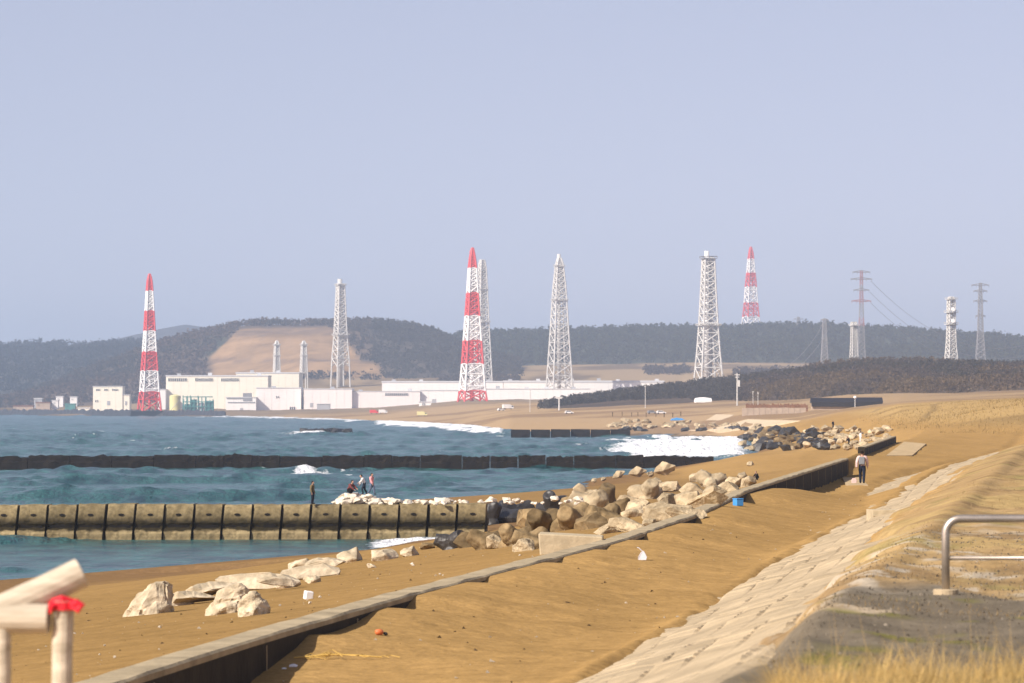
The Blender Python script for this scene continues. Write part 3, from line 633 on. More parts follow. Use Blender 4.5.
def tetra_mesh(name, seed, rem=.075):
    m = MB(); r = random.Random(seed)
    dirs = [Vector((0, 0, 1)), Vector((.943, 0, -.333)), Vector((-.471, .816, -.333)), Vector((-.471, -.816, -.333))]
    for d in dirs: m.tube([d*-.05, d*.25, d*.62, d*.66], [.32, .31, .225, .20], 12)
    m.box(-.25, .25, -.25, .25, -.2, .25)
    o = m.build(name+'_tmp', None); rm = o.modifiers.new('r', 'REMESH'); rm.mode = 'VOXEL'; rm.voxel_size = .035
    sm = o.modifiers.new('s', 'SMOOTH'); sm.iterations = 0
    dg = bpy.context.evaluated_depsgraph_get(); me = bpy.data.meshes.new_from_object(o.evaluated_get(dg)); me.name = name
    bpy.data.objects.remove(o)
    co = np.zeros(len(me.vertices)*3, np.float32); me.vertices.foreach_get('co', co); co = co.reshape(-1, 3)
    co += ((fbm(co[:, 0]*4+seed, co[:, 1]*4+co[:, 2]*3, seed, 3)-.5)*.13)[:, None]*co/np.maximum(np.linalg.norm(co, axis=1), .2)[:, None]
    me.vertices.foreach_set('co', co.ravel()); me.polygons.foreach_set('use_smooth', [True]*len(me.polygons)); me.materials.clear(); return me
def crag_mesh(name, seed, lean):
    r = random.Random(seed); bm = bmesh.new()
    for (rad, z, n) in ((.52, -.35, 9), (.50, -.05, 9), (.40, .22, 8), (.27, .46, 7), (.16, .52, 5)):
        for k in range(n):
            t = k/n*6.283+r.uniform(-.3, .3); q = rad*r.uniform(.78, 1.08); x = math.cos(t)*q
            bm.verts.new((x*(.78 if x > 0 else 1.08)+lean*(z+.3), math.sin(t)*q*.8, z+r.uniform(-.05, .05)))
    res = bmesh.ops.convex_hull(bm, input=bm.verts); bmesh.ops.delete(bm, geom=list({e for e in res['geom_interior']+res['geom_unused'] if isinstance(e, bmesh.types.BMVert)}), context='VERTS')
    bmesh.ops.triangulate(bm, faces=bm.faces[:])
    for _ in range(3): bmesh.ops.subdivide_edges(bm, edges=[e for e in bm.edges if e.calc_length() > .07], cuts=1); bmesh.ops.triangulate(bm, faces=bm.faces[:])
    bm.normal_update()
    for v in bm.verts:
        c = v.co; d = float(fbm(c.x*3.2+seed, c.z*3.2+c.y*2.3, seed, 4)-.5)*.26-(.05 if abs(float(vnoise(c.x*2.2+seed, c.y*2.2+c.z*1.5, seed+9))-.5) < .05 else 0); v.co += v.normal*d
    me = bpy.data.meshes.new(name); bm.to_mesh(me); bm.free(); me.materials.append(M['beach_rock']); return me
PRO = {}
for tone in ('rock_pale', 'rock_brown', 'rock_dark', 'rock_white'):
    PRO[tone] = []
    for k in range(6):
        me = rock_proto(tone+'_rock', 40+k, [(1, .9, .75), (1.2, .9, .6), (.95, .9, .9), (1.3, .8, .6), (1, 1, .65), (1.1, .85, .8)][k]); me.materials.append(M[tone]); PRO[tone].append(me)
    PRO[tone+'_t'] = []
    for k in range(2):
        me = tetra_mesh(tone+'_tetrapod', 11+k); me.materials.append(M[tone]); PRO[tone+'_t'].append(me)
PRO['long'] = []
for k in range(3):
    me = rock_proto('long_rock', 70+k, (1.7, .8, .6), 14, .1); me.materials.append(M['rock_pale']); PRO['long'].append(me)
def rock(name, me, px, py, size_px, label, cat, group, rot=None, sink=.12, flat=1.0, lift=0.0, loc=None):
    p = loc if loc is not None else ground(px, py)
    s = size_px/F*p.y
    o = bpy.data.objects.new(name, me); COL.objects.link(o)
    o.rotation_euler = rot if rot else (random.uniform(-.3, .3), random.uniform(-.3, .3), random.uniform(0, 6.28))
    o.scale = (s, s, s*flat); o.location = (p.x, p.y+s*.3, p.z+s*(.36*flat-sink)+lift); tag(o, label, cat, group); return o
rr3 = lambda: (random.uniform(0, 6.28), random.uniform(0, 6.28), random.uniform(0, 6.28))

# tetrapods half buried in the near beach
T = 'rock_pale_t'
BEACH = [(152, 614, 50, 'weathered pale tetrapod standing alone in the sand, leftmost on the near beach', (.1, -.22, .5)),
         (230, 613, 46, 'pale tetrapod leg leaning in the sand at the middle of the near beach', (-.1, .28, 1.3)),
         (256, 615, 36, 'pale tetrapod leg with a dark shaded right side, touching its leaning neighbour', (.15, .3, 2.2))]
for px, py, s, lb, rt in BEACH: rock('tetrapod', crag_mesh('crag', int(px), .22 if px < 250 else -.1), px, py, s, lb, 'tetrapod', 'tetrapods buried in the near beach', (0, 0, .2), .12, .84)
PRO['blong'] = []
for k in range(3):
    me = rock_proto('ledge_rock', 80+k, (1.7, .9, .55), 16, .07); me.materials.append(M['beach_rock']); PRO['blong'].append(me)
PRO['beach'] = []
for k in range(6):
    me = rock_proto('beach_rock', 90+k, (1.1, .9, .7), 15, .07); me.materials.append(M['beach_rock']); PRO['beach'].append(me)
for px, py, s, lb, rt in [(176, 606, 26, 'small pale ledge touching the right side of the leftmost tetrapod', (.1, .1, .3)), (214, 597, 40, 'pale ledge sloping up behind the two leaning tetrapod legs', (0, -.15, .3)), (282, 590, 40, 'knobbly pale ledge right of the two leaning tetrapod legs', (.1, .1, .5)), (330, 571, 34, 'thin pale ledge nearest the water beside the rounded boulder', (0, 0, .1)), (196, 604, 32, 'long pale rock slab bridging the sand between tetrapods', (0, .05, .15)), (312, 578, 40, 'flat pale rock ledge lying along the water edge', (0, .0, .1)),
                          (255, 590, 50, 'broad pale rock ledge behind the leaning tetrapods', (0, .1, -.2))]:
    rock('rock_slab', PRO['blong'][len(lb) % 3], px, py, s*1.08, lb, 'rock', None, rt, .14, .8)
for px, py, s, lb in [(350, 562, 34, 'rounded pale boulder at the water edge behind the ledge'), (300, 570, 30, 'low pale boulder on the shore above the flat ledge'), (385, 560, 30, 'flat pale rock beside the foaming water edge'),
                      (287, 588, 26, 'cracked pale rock at the right end of the beach rocks'), (312, 583, 22, 'small weathered rock at the right tip of the beach rocks'), (372, 568, 11, 'small pale stone on the sand right of the ledge'), (410, 556, 22, 'low stone lapped by foam on the shore'),
                      (428, 549, 18, 'brown stone at the foot of the last breakwater block')]:
    rock('boulder', PRO['beach' if px < 420 else 'rock_brown'][len(lb) % 6], px, py, s*1.1, lb, 'boulder', None, None, .16, .8)
for k, (px, py, s) in enumerate([(160, 628, 4), (105, 646, 3), (115, 658, 4), (100, 655, 3), (75, 634, 3), (310, 604, 4), (320, 598, 4), (413, 566, 6), (560, 518, 4), (330, 610, 3), (280, 606, 3), (440, 575, 3), (520, 556, 3)]):
    rock('pebble', PRO['rock_white'][k % 6], px, py, s, 'small pale stone lying loose on the beach sand', 'stone', 'loose stones on the beach', None, .05)

# pile of tetrapods and blocks beside the wall
G1 = 'armour blocks piled beside the sea wall'
ANG = {'rock_brown_t': 'rock_brown', 'rock_pale_t': 'rock_pale'}
PILE = [(452, 549, 30, 'rock_dark_t'), (470, 547, 40, 'rock_brown_t'), (487, 549, 34, 'rock_brown_t'), (500, 548, 30, 'rock_pale'), (515, 546, 34, 'rock_brown_t'), (532, 549, 34, 'rock_brown_t'), (524, 551, 30, 'rock_pale'),
        (470, 527, 30, 'rock_dark_t'), (486, 525, 34, 'rock_dark_t'), (505, 523, 40, 'rock_dark'), (516, 521, 34, 'rock_dark_t'), (530, 528, 40, 'rock_brown_t'), (545, 533, 42, 'rock_brown_t'), (558, 523, 40, 'rock_brown_t'), (553, 511, 30, 'rock_dark_t'),
        (573, 529, 40, 'rock_brown_t'), (590, 529, 40, 'rock_brown_t'), (606, 526, 36, 'rock_brown_t'), (572, 513, 36, 'rock_brown_t'), (590, 512, 36, 'rock_pale_t'), (604, 509, 36, 'rock_brown_t'), (618, 513, 40, 'rock_brown_t'), (585, 501, 24, 'rock_pale_t'),
        (611, 533, 30, 'long'), (628, 531, 40, 'long'), (622, 498, 36, 'rock_pale_t'), (640, 506, 46, 'rock_pale_t'), (634, 517, 40, 'rock_pale'), (650, 526, 26, 'rock_pale_t'), (655, 512, 50, 'rock_pale'), (670, 520, 52, 'long'),
        (686, 512, 44, 'long'), (648, 491, 40, 'rock_pale_t'), (668, 498, 44, 'rock_pale_t'), (688, 497, 46, 'rock_pale_t'), (705, 500, 50, 'long'), (713, 490, 42, 'rock_pale_t'), (690, 485, 36, 'rock_pale_t'), (728, 487, 40, 'rock_pale_t'),
        (668, 484, 34, 'rock_pale_t'), (710, 479, 34, 'rock_pale_t'), (735, 480, 32, 'rock_pale'), (748, 478, 28, 'rock_pale'), (722, 474, 28, 'rock_pale_t'), (697, 474, 26, 'rock_pale'), (742, 470, 20, 'rock_pale'),
        (636, 484, 26, 'rock_pale'), (655, 479, 24, 'rock_pale')]
DESC = {'rock_dark_t': 'black wet tetrapod', 'rock_brown_t': 'brown weathered tetrapod', 'rock_pale_t': 'pale sandy tetrapod', 'rock_pale': 'pale angular block', 'rock_dark': 'black wet boulder', 'long': 'long pale rounded block', 'rock_brown': 'brown angular block'}
CNT = {}
for k, (px, py, s, ty) in enumerate(PILE):
    if ty in ANG and (k % 5 in (1, 3) or (px > 620 and k % 4)): ty = 'long' if px > 620 and k % 3 == 0 else ANG[ty]
    zone = 'at the seaward foot of the pile, next to the breakwater end' if px < 500 and py > 540 else 'on the left part of the pile above the front row' if px < 540 and py < 540 else 'in the front row left of the concrete slab' if px < 548 else \
        'in the middle of the pile above the concrete slab' if px < 618 else 'at the right part of the pile against the wall' if py > 494 else 'in the back row of the pile by the sand'
    rock('tetrapod' if ty.endswith('_t') else 'armour_block', PRO[ty][k % len(PRO[ty])], px, py+(8 if px > 620 and py < 515 else 0), s*(.74 if px > 620 else .94), DESC[ty]+' '+zone, 'tetrapod' if ty.endswith('_t') else 'block', G1, rr3() if ty.endswith('_t') else None, .22)
for px, py, s, lb in [(619, 478, 15, 'pale pointed boulder at the left of three on the sand spit'), (638, 477, 20, 'pale boulder with a white foot, middle of three on the sand spit'), (666, 475, 24, 'largest squarish pale boulder on the sand spit'),
                      (603, 481, 8, 'small round stone left of the spit boulders'), (594, 482, 7, 'tiny stone at the seaward end of the spit boulders'), (650, 477, 9, 'low stone between two boulders on the sand spit'), (750, 466, 9, 'reddish pale stone on the sand near the wall bend')]:
    rock('boulder', PRO['rock_pale'][len(lb) % 6], px, py, s, lb, 'boulder', None, None, .1)
# white stones heaped on and behind the near breakwater
HEAP = [(340, 13, 0), (347, 17, .25), (352, 16, .1), (358, 17, .1), (364, 18, .1), (371, 18, .1), (378, 14, 0), (345, 11, .5), (355, 12, .5), (367, 12, .4), (335, 9, 0), (386, 11, 0), (393, 9, 0), (361, 14, -.2), (350, 13, -.2)]
for k, (px, s, dz) in enumerate(HEAP):
    Y = 335.6+(k % 3)*.5-(.9 if dz < 0 else 0); rock('white_stone', PRO['rock_white'][k % 6], 0, 0, s, 'white stone heaped on the near breakwater by the people', 'stone', 'white stones on the breakwater', None, .1, .75, loc=Vector((wx(px, Y), Y, 2.2+max(0, dz))))
for k in range(92):
    if k < 60: px = random.uniform(330, 448); s = random.choice((5, 6, 7, 9, 12, 14)); Y = 333.6+random.random()*4.5; z = 2.15+(.55 if 336 < px < 372 else .1)*random.random()
    else: px = random.uniform(448, 585); s = random.choice((4, 5, 6, 9, 12)); Y = random.uniform(338, 352); z = max(2.1, hz(wx(px, Y), Y)+.1)
    if k in (3, 7): px = 338+k*3; s = 15; Y = 334.4; z = 2.2
    rock('white_stone', PRO['rock_white'][k % 6], 0, 0, s, 'white stone heaped on the near breakwater by the people' if k < 60 else 'white stone scattered behind the dark tetrapods', 'stone', 'white stones on the breakwater', None, .1, .8, loc=Vector((wx(px, Y), Y, z)))
# islet, far breakwater, far rocks
for k in range(9):
    px = 304+k*5.4; Y = 1600+random.uniform(-6, 6)
    rock('islet_rock', PRO['rock_dark'][k % 6], 0, 0, 13, 'dark low rock of the islet in the far surf', 'rock', 'rocks of the islet', None, .2, .75, loc=Vector((wx(px, Y), Y, .0)))
px0 = 511; i = 0
while px0 < 612:
    Y = 1452+random.uniform(-2, 2); m = MB(); x0 = wx(px0, Y); x1 = wx(px0+19.2, Y); t = 1.55+random.uniform(-.15, .2)
    m.prism([(0, -1, -2), (x1-x0, -1, -2), (x1-x0, -.8, t*.5), (x1-x0, 0, t), (0, 0, t*1.05), (0, -.8, t*.5)], (0, 6, 0)); o = m.build('breakwater_caisson', M['block_wet']); o.location = (x0, Y, 0)
    tag(o, ORD[i]+' dark block from the left in the short far breakwater', 'breakwater block', 'blocks of the short far breakwater'); px0 += 20; i += 1
for k in range(46):
    px = random.uniform(605, 760); py = random.uniform(426, 431.5); d = py > 429.3
    px = px if not (px < 690 and k % 2 == 0) else px
    p = ground(px, py, 1200); rock('shore_rock', PRO['rock_dark' if d else 'rock_pale'][k % 6], 0, 0, random.uniform(6, 12), 'dark wet rock at the foot of the far shore' if d else 'tan rock heaped on the far shore beyond the surf', 'rock', 'rocks on the far shore', None, .1, .7, loc=p)
for k in range(34):
    px = random.uniform(612, 690); py = random.uniform(421, 428)
    p = ground(px, py, 1200); rock('shore_rock', PRO['rock_pale' if k % 4 else 'rock_brown'][k % 6], 0, 0, random.uniform(5, 10), 'tan rock heaped on the far shore beyond the surf' if k % 4 else 'brown rock among the tan rocks on the far shore', 'rock', 'rocks on the far shore', None, .1, .7, loc=p)
for k in range(190):
    px = random.uniform(742, 890); py = random.uniform(430, 451)
    dk = px < 838-(k % 5)*6 and py > 433+abs(px-785)*.06 and k % 4
    p = ground(px, py, 520); rock('bank_rock', PRO['rock_dark' if dk and k % 3 else 'rock_brown' if dk else 'rock_pale'][k % 6], 0, 0, random.uniform(8, 17)*(1.1 if dk else .8),
                                  'dark wet rock of the heap beside the white surf' if dk and k % 3 else 'brown rock of the heap beside the white surf' if dk else 'pale rock on the bank behind the dark heap', 'rock', 'rocks on the bank beside the surf', None, .1, .85, loc=p)
# rubble sea wall in front of the plant
m = MB(); n = 150; vs = []; fs = []
for a in range(n+1):
    px = -40+265*a/n; Y = float(np.interp(px, [-40, 0, 130, 165, 230], [4800, 4700, 4180, 4150, 3900])); t = 5.0+random.uniform(-1.2, 1.2)
    for (dy, z) in ((-9, -2), (-6, .8+random.random()), (-2, t*.8), (2, t), (12, t*.9), (16, -2)): vs.append((wx(px, Y), Y+dy+random.uniform(-1, 1), z))
for a in range(n):
    for k in range(5): fs.append((a*6+k, (a+1)*6+k, (a+1)*6+k+1, a*6+k+1))
m.add(vs, fs); o = m.build('rubble_wall', M['rock_dark']); tag(o, 'long dark rubble shore wall along the waterfront of the distant plant', 'sea wall')

# ------------------------------------------------------------------ lattice towers
def tower(label, px, prof, Y, bands=None, mats=('grey_steel',), leg_r=.9, br=.5, flue=None, caps=None, platforms=(), name='lattice_tower', group='towers of the plant', nlev=None, arms=(), armmat=None, dishes=(), rz=.5, cat='tower'):
    """prof: (row, width px) from top to bottom"""
    yb = prof[-1][0]; yt = prof[0][0]; gz = hz(wx(px, Y), Y)
    root = empty(name, (wx(px, Y), Y, wz(yb, Y)), rz); k = Y/F
    def width(row): return float(np.interp(row, [p[0] for p in prof], [p[1] for p in prof]))*k*.5*.74*1.0
    H_ = (yb-yt)*k; base = min(0.0, gz-wz(yb, Y))-1.5
    def mi(row):
        if not bands: return 0
        for r0, r1, c in bands:
            if r0 <= row < r1: return c
        return bands[-1][2]
    lev = []; row = yb
    while row > yt+1.2:
        lev.append(row); row -= max(3.2, width(row)*2/k*.62) if nlev is None else (yb-yt)/nlev
    lev.append(yt)
    if bands:
        lev = sorted(set([round(r, 2) for r in lev if min(abs(r-b[0]) for b in bands) > 2.2 or r == yb]+[b[0] for b in bands]+[yb]), reverse=True)
    MM = [M[c] for c in mats]; cs = [(1, 1), (-1, 1), (-1, -1), (1, -1)]
    def pt(c, row): w = width(row); return Vector((c[0]*w, c[1]*w, (yb-row)*k))
    lat = MB()
    for c in cs:
        leg = MB()
        for a, b in zip(lev[:-1], lev[1:]):
            m_ = mi((a+b)/2); p0, p1 = pt(c, a), pt(c, b)
            if a == yb: p0 = p0+Vector((c[0]*.2, c[1]*.2, base))
            leg.tube([p0, p1], leg_r, 6, m_, True)
        leg.build('leg', MM, root)
    for a, b in zip(lev[:-1], lev[1:]):
        m_ = mi((a+b)/2)
        for q in range(4):
            c, d = cs[q], cs[(q+1) % 4]
            lat.tube([pt(c, a), pt(d, b)], br, 4, m_, False); lat.tube([pt(d, a), pt(c, b)], br, 4, m_, False)
            lat.tube([pt(c, b), pt(d, b)], br*1.1, 4, m_, False)
    lat.build('bracing', MM, root)
    if flue:
        for (dx, r, y0, y1, c) in flue:
            fm = MB(); seg = [yb]+[l for l in lev if y0 < l < yb]+[y0]
            if bands:
                for a, b in zip(seg[:-1], seg[1:]): fm.tube([(dx*k, 0, (yb-a)*k), (dx*k, 0, (yb-b)*k)], r*k, 12, mi((a+b)/2))
                fm.build('flue', MM, root, True)
            else:
                fm.tube([(dx*k, 0, base), (dx*k, 0, (yb-y0)*k)], r*k, 12); fm.build('flue', M[c], root, True)
    for (row, hw, th, c) in platforms:
        pm = MB(); w = hw*k; z = (yb-row)*k; pm.box(-w, w, -w, w, z-th*k*.5, z)
        for q in range(4):
            c0, c1 = cs[q], cs[(q+1) % 4]; pm.tube([(c0[0]*w, c0[1]*w, z+th*k), (c1[0]*w, c1[1]*w, z+th*k)], br*.7, 4); pm.tube([(c0[0]*w, c0[1]*w, z), (c0[0]*w, c0[1]*w, z+th*k)], br*.7, 4)
        pm.build('platform', M[c], root)
    for (row, hl, c) in arms:
        am = MB(); z = (yb-row)*k
        for sgn in (-1, 1):
            am.tube([(0, 0, z+1.6*k), (sgn*hl*k, 0, z)], .34, 4); am.tube([(0, 0, z-.4*k), (sgn*hl*k, 0, z)], .34, 4)
            for q in (.45, .95): am.tube([(sgn*hl*k*q, 0, z), (sgn*hl*k*q, 0, z-2.2*k)], .22, 4)
        am.build('cross_arm', M[c], root)
    for (dx, row, r) in dishes:
        dm = MB(); z = (yb-row)*k; rot = Matrix.Rotation(-rz, 4, 'Z')
        dm.tube([rot @ Vector((dx*k, -4.2*k, z)), rot @ Vector((dx*k, -5.2*k, z)), rot @ Vector((dx*k, -5.5*k, z))], [r*k*.4, r*k, r*k*.9], 14); dm.tube([rot @ Vector((dx*k, -4.2*k, z)), Vector((0, 0, z))], br, 5); dm.build('dish', M['white_paint'], root)
    tag(root, label, cat, group); return root
RW = ('red_paint', 'white_paint')
o = tower('red and white banded lattice stack tower standing on the dark quay at the far left', 149.5, [(274, 1.5), (280, 5), (291, 7), (311, 9.5), (331, 12), (352, 15), (371, 18), (392, 21), (412, 27)], 4200,
      [(274, 291, 0), (291, 311, 1), (311, 331, 0), (331, 352, 1), (352, 371, 0), (371, 392, 1), (392, 413, 0)], RW, .85, .5, name='stack_tower', rz=.35, flue=[(0, 1.2, 277, 412, 0)])
tower('tall red and white lattice tower at the middle, in front of a grey one', 472.5, [(248, 1.5), (255, 5), (268, 8.5), (293, 12), (316, 15.5), (341, 19.5), (364, 23), (391, 28), (401, 32)], 4050,
      [(248, 268, 0), (268, 293, 1), (293, 316, 0), (316, 341, 1), (341, 364, 0), (364, 391, 1), (391, 402, 0)], RW, .95, .58, name='stack_tower', rz=.3, flue=[(-.8, 2.1, 251, 400, 0)])
tower('slim red and white banded lattice tower on the pine ridge, right of the cylindrical stack', 751, [(247, 1.2), (252, 4), (259, 6), (273, 8.5), (285, 11), (303, 13.5), (317, 16.5), (331, 20), (345, 23)], 6790,
      [(247, 259, 0), (259, 273, 1), (273, 287, 0), (287, 303, 1), (303, 317, 0), (317, 331, 1), (331, 346, 0)], RW, .95, .6, name='stack_tower', rz=.4)
tower('pale grey lattice stack tower half hidden behind the tall red and white one', 482.3, [(260, 5), (268, 8), (300, 11), (330, 14), (396, 21)], 4750, None, ('grey_steel',), .8, .5, [(0, 1.6, 262, 0, 'grey_steel')], name='stack_tower', rz=.5, platforms=[(290, 4.5, 1, 'grey_steel'), (322, 6, 1, 'grey_steel')])
tower('pale grey lattice stack tower alone left of centre on the cleared hill side', 340.5, [(284, 8), (300, 9.5), (320, 11.5), (345, 14.5), (367, 19)], 4900, None, ('grey_steel',), .85, .5, [(-.8, 2.4, 279, 0, 'grey_steel'), (1.4, 1.0, 284, 0, 'grey_steel')], name='stack_tower', rz=.5, platforms=[(285, 4.5, 1, 'grey_steel'), (335, 6.5, 1, 'grey_steel')])
tower('grey lattice stack tower tapering to a thin tip, behind the long white hall', 559.5, [(258, 4), (264, 8), (290, 14), (330, 19), (389, 28)], 4640, None, ('grey_steel',), .85, .5, [(-.6, 1.9, 254, 0, 'grey_steel')], name='stack_tower', rz=.35, platforms=[(266, 4.5, 1, 'grey_steel'), (300, 7, 1, 'grey_steel')])
tower('thick grey lattice stack tower with a crown platform and a fat flue', 708.5, [(258, 13), (285, 15.5), (320, 19.5), (350, 24), (382, 31)], 4300, None, ('grey_steel',), .9, .55, [(-1.8, 2.5, 251, 0, 'white_paint'), (2.2, 1.7, 257, 0, 'dark_steel')], name='stack_tower', rz=.3, platforms=[(258, 6.8, 1.6, 'dark_steel'), (325, 10, 1, 'grey_steel')])
tower('small cream lattice mast, left one of two on the plant roofline', 276.8, [(341, 2), (344, 5), (374, 7.5)], 4800, None, ('grey_steel',), .7, .45, None, name='lattice_mast', rz=.4, platforms=[(345, 3, .8, 'grey_steel'), (356, 3, .8, 'grey_steel')])
tower('small cream lattice mast, right one of two on the plant roofline', 303.8, [(341, 2), (344, 5), (374, 8)], 4800, None, ('grey_steel',), .7, .45, None, name='lattice_mast', rz=.4, platforms=[(345, 3, .8, 'grey_steel'), (356, 3, .8, 'grey_steel')])
GP = 'masts and pylons on the wooded hill'
tower('white lattice mast on the scrub hill beside the tall red pylon', 854, [(322, 6), (340, 6.5), (362, 9)], 3100, None, ('grey_steel',), .30, .15, None, name='lattice_mast', rz=.4, group=GP, platforms=[(325, 4, .9, 'white_paint')])
tower('communication tower with round platforms and two white dishes on the scrub hill', 951.3, [(297, 5), (300, 8), (328, 8.5), (345, 10), (364, 14)], 3000, None, ('grey_steel',), .42, .26, None, name='communication_tower', rz=.4, group=GP, platforms=[(299, 4.6, 1.2, 'grey_steel'), (312, 5.2, 1.4, 'grey_steel'), (324, 5.2, 1.4, 'grey_steel')], dishes=[(1.4, 309.5, 2.2), (1.4, 321, 2.2)])
py1 = tower('tall faded red power pylon with wide arms on the hill', 861.5, [(271, 3), (300, 4.5), (336, 7.5), (372, 12)], 4200, [(271, 285, 0), (285, 291, 1), (291, 304, 0), (304, 318, 1), (318, 326, 0), (326, 373, 1)], ('pylon_red', 'dark_steel'), .2, .13, name='power_pylon', rz=.05, group=GP, arms=[(272, 9, 'dark_steel'), (279, 11, 'dark_steel'), (290, 8, 'dark_steel'), (301, 10, 'pylon_red')], cat='pylon')
tower('slender blue grey power pylon at the far right', 980.5, [(283, 3), (300, 5), (330, 7), (366, 13)], 4300, None, ('dark_steel',), .3, .2, name='power_pylon', rz=.05, group=GP, arms=[(285, 9, 'dark_steel'), (291, 7, 'dark_steel'), (301, 7, 'dark_steel'), (316, 5, 'dark_steel')], cat='pylon')
tower('small grey power pylon left of the white mast', 824.5, [(319, 4), (340, 6), (366, 10)], 4000, None, ('dark_steel',), .32, .22, name='power_pylon', rz=.05, group=GP, arms=[(320, 4, 'dark_steel'), (326, 4, 'dark_steel')], cat='pylon')
tower('tiny pylon top peeping over the pine ridge', 798.5, [(317, 2.5), (332, 5), (345, 8)], 6500, None, ('dark_steel',), .5, .35, name='power_pylon', rz=.05, group=GP, arms=[(319, 5, 'dark_steel'), (324, 5, 'dark_steel')], cat='pylon')
# power lines
def wire(a, b, sag, lb):
    pts = [a.lerp(b, t/24)-Vector((0, 0, sag*4*(t/24)*(1-t/24))) for t in range(25)]
    m = MB(); m.tube(pts, .16, 5); o = m.build('power_line', M['dark_steel']); tag(o, lb, 'power line', 'power lines from the red pylon')
wire(P(871, 281, 4200), P(1060, 330, 4700), 38, 'uppermost power line sweeping right from the red pylon')
wire(P(870, 292, 4200), P(1060, 340, 4700), 38, 'middle power line sweeping right from the red pylon')
wire(P(871, 303, 4200), P(1060, 352, 4700), 36, 'lowest power line sweeping right from the red pylon')
wire(P(821, 328, 4000), P(770, 372, 3300), 8, 'upper power line falling left from the small grey pylon')
wire(P(828, 330, 4000), P(778, 376, 3300), 8, 'lower power line falling left from the small grey pylon')

# dark quay under the left tower
m = MB(); Y = 4150; m.prism([P(131, 411, Y), P(168, 411, Y), P(169, 419, Y), P(130, 419, Y)], (0, 60, 0)); o = m.build('quay_block', M['block_wet']); tag(o, 'dark square quay block under the leftmost red and white tower', 'quay')

# ------------------------------------------------------------------ plant buildings
def building(label, px0, px1, yt, yb, Y, depth, wallm, roofm='roof_pale', wins=(), doors=(), lip=.6, strips=(), name='plant_building', group='buildings of the plant', pipes=0):
    x0, x1 = wx(px0, Y), wx(px1, Y); z1 = wz(yt, Y); z0 = min(wz(yb, Y), min(hz(x0, Y), hz(x1, Y), hz((x0+x1)/2, Y+depth)))-1.0
    root = empty(name, ((x0+x1)/2, Y, z0)); w = (x1-x0)/2; h = z1-z0
    m = MB(); m.box(-w, w, 0, depth, 0, h-lip); 
    n = int((x1-x0)/7)
    for a in range(1, n): m.box(-w+2*w*a/n-.15, -w+2*w*a/n+.15, -.18, -.003, 0, h-lip-.01)
    m.build('wall', M[wallm], root)
    m = MB(); m.box(-w-.5, w+.5, -.5, depth+.5, h-lip+.004, h); m.build('roof', M[roofm], root)
    k = Y/F
    for (a, b, c, d) in wins:
        f = MB(); f.box(wx(a, Y)-root.location.x, wx(b, Y)-root.location.x, -.28, -.02, wz(d, Y)-z0, wz(c, Y)-z0); wo_ = f.build('window', M['glass'], root)
        g = MB(); nn = max(2, int((b-a)/2)); xa, xb = wx(a, Y)-root.location.x, wx(b, Y)-root.location.x
        for q in range(nn+1): xq = xa+(xb-xa)*q/nn; g.box(xq-.25, xq+.25, -.5, -.285, wz(d, Y)-z0, wz(c, Y)-z0)
        g.build('frame', M[wallm], wo_)
    if x1-x0 > 40:
        for q in range(int((x1-x0)/26)):
            f = MB(); xx = -w+(q+.5+random.uniform(-.3, .3))*2*w/int((x1-x0)/26); dd = random.uniform(4, 14); f.box(xx-2, xx+2, dd, dd+3, h+.004, h+random.uniform(1.2, 2.6)); f.build('vent', M['wall_grey' if q % 3 == 0 else 'roof_pale'], root)
    for (a, b, c, d) in doors:
        f = MB(); f.box(wx(a, Y)-root.location.x, wx(b, Y)-root.location.x, -.35, -.02, wz(d, Y)-z0, wz(c, Y)-z0); f.build('door', M['wall_grey'], root)
    for (a, b, c, d) in strips:
        f = MB(); f.box(wx(a, Y)-root.location.x, wx(b, Y)-root.location.x, -.4, -.02, wz(d, Y)-z0, wz(c, Y)-z0); f.build('duct', M['dark_steel'], root)
    tag(root, label, 'building', group); return root
building('cream flat roofed block at the far left of the plant', 93, 122.5, 386, 405, 4480, 28, 'wall_cream', 'roof_pale', wins=[(96, 100, 389, 390.6), (104, 108, 389, 390.6), (112, 118, 389, 390.6), (95, 98, 400, 402)], doors=[(107, 110, 401, 405)])
building('low cream annex on the right side of the cream block', 122.7, 129.5, 394.5, 405, 4481, 20, 'wall_cream', 'roof_pale', doors=[(125, 127, 401, 405)])
building('long white hall with three strips of high windows', 166, 268, 375.2, 411, 4560, 60, 'wall_cream', 'roof_pale', wins=[(168, 187, 378.3, 381.2), (195, 213, 378.3, 381.2), (221, 239, 378.3, 381.2)], lip=1.2)
building('low white wing left of the long hall behind the yellow tank', 158, 165.6, 389, 411, 4540, 40, 'wall_white')
building('higher white hall block rising behind the long hall', 236, 299, 372.3, 408, 4640, 70, 'wall_cream', 'roof_pale', lip=1.2)
building('white boxy building with pipes and dark frames on its face', 226, 256, 397, 413, 4330, 40, 'wall_white', 'roof_pale', strips=[(227, 243, 397.6, 399), (228, 255, 402, 403), (243, 252, 393, 401)], doors=[(240, 243, 408, 413)])
building('pale block with one dark square opening near its foot', 256.4, 301, 387.5, 414, 4340, 50, 'wall_pink', 'roof_pale', wins=[(289.5, 295.5, 406.8, 410), (276, 279, 396, 398)])
building('pale windowless block right of the dark gap', 304, 352, 388.5, 413, 4330, 50, 'wall_pink', 'roof_pale', doors=[(310, 313, 403, 407)])
building('low wide pale block with a grey louvre band', 352.4, 420, 391, 411, 4335, 46, 'wall_pink', 'roof_pale', wins=[(385, 408, 393.2, 395.6)])
building('long white back hall behind the tall red and white tower', 382, 503, 381, 404, 4560, 60, 'wall_white', 'roof_pale', lip=1.4)
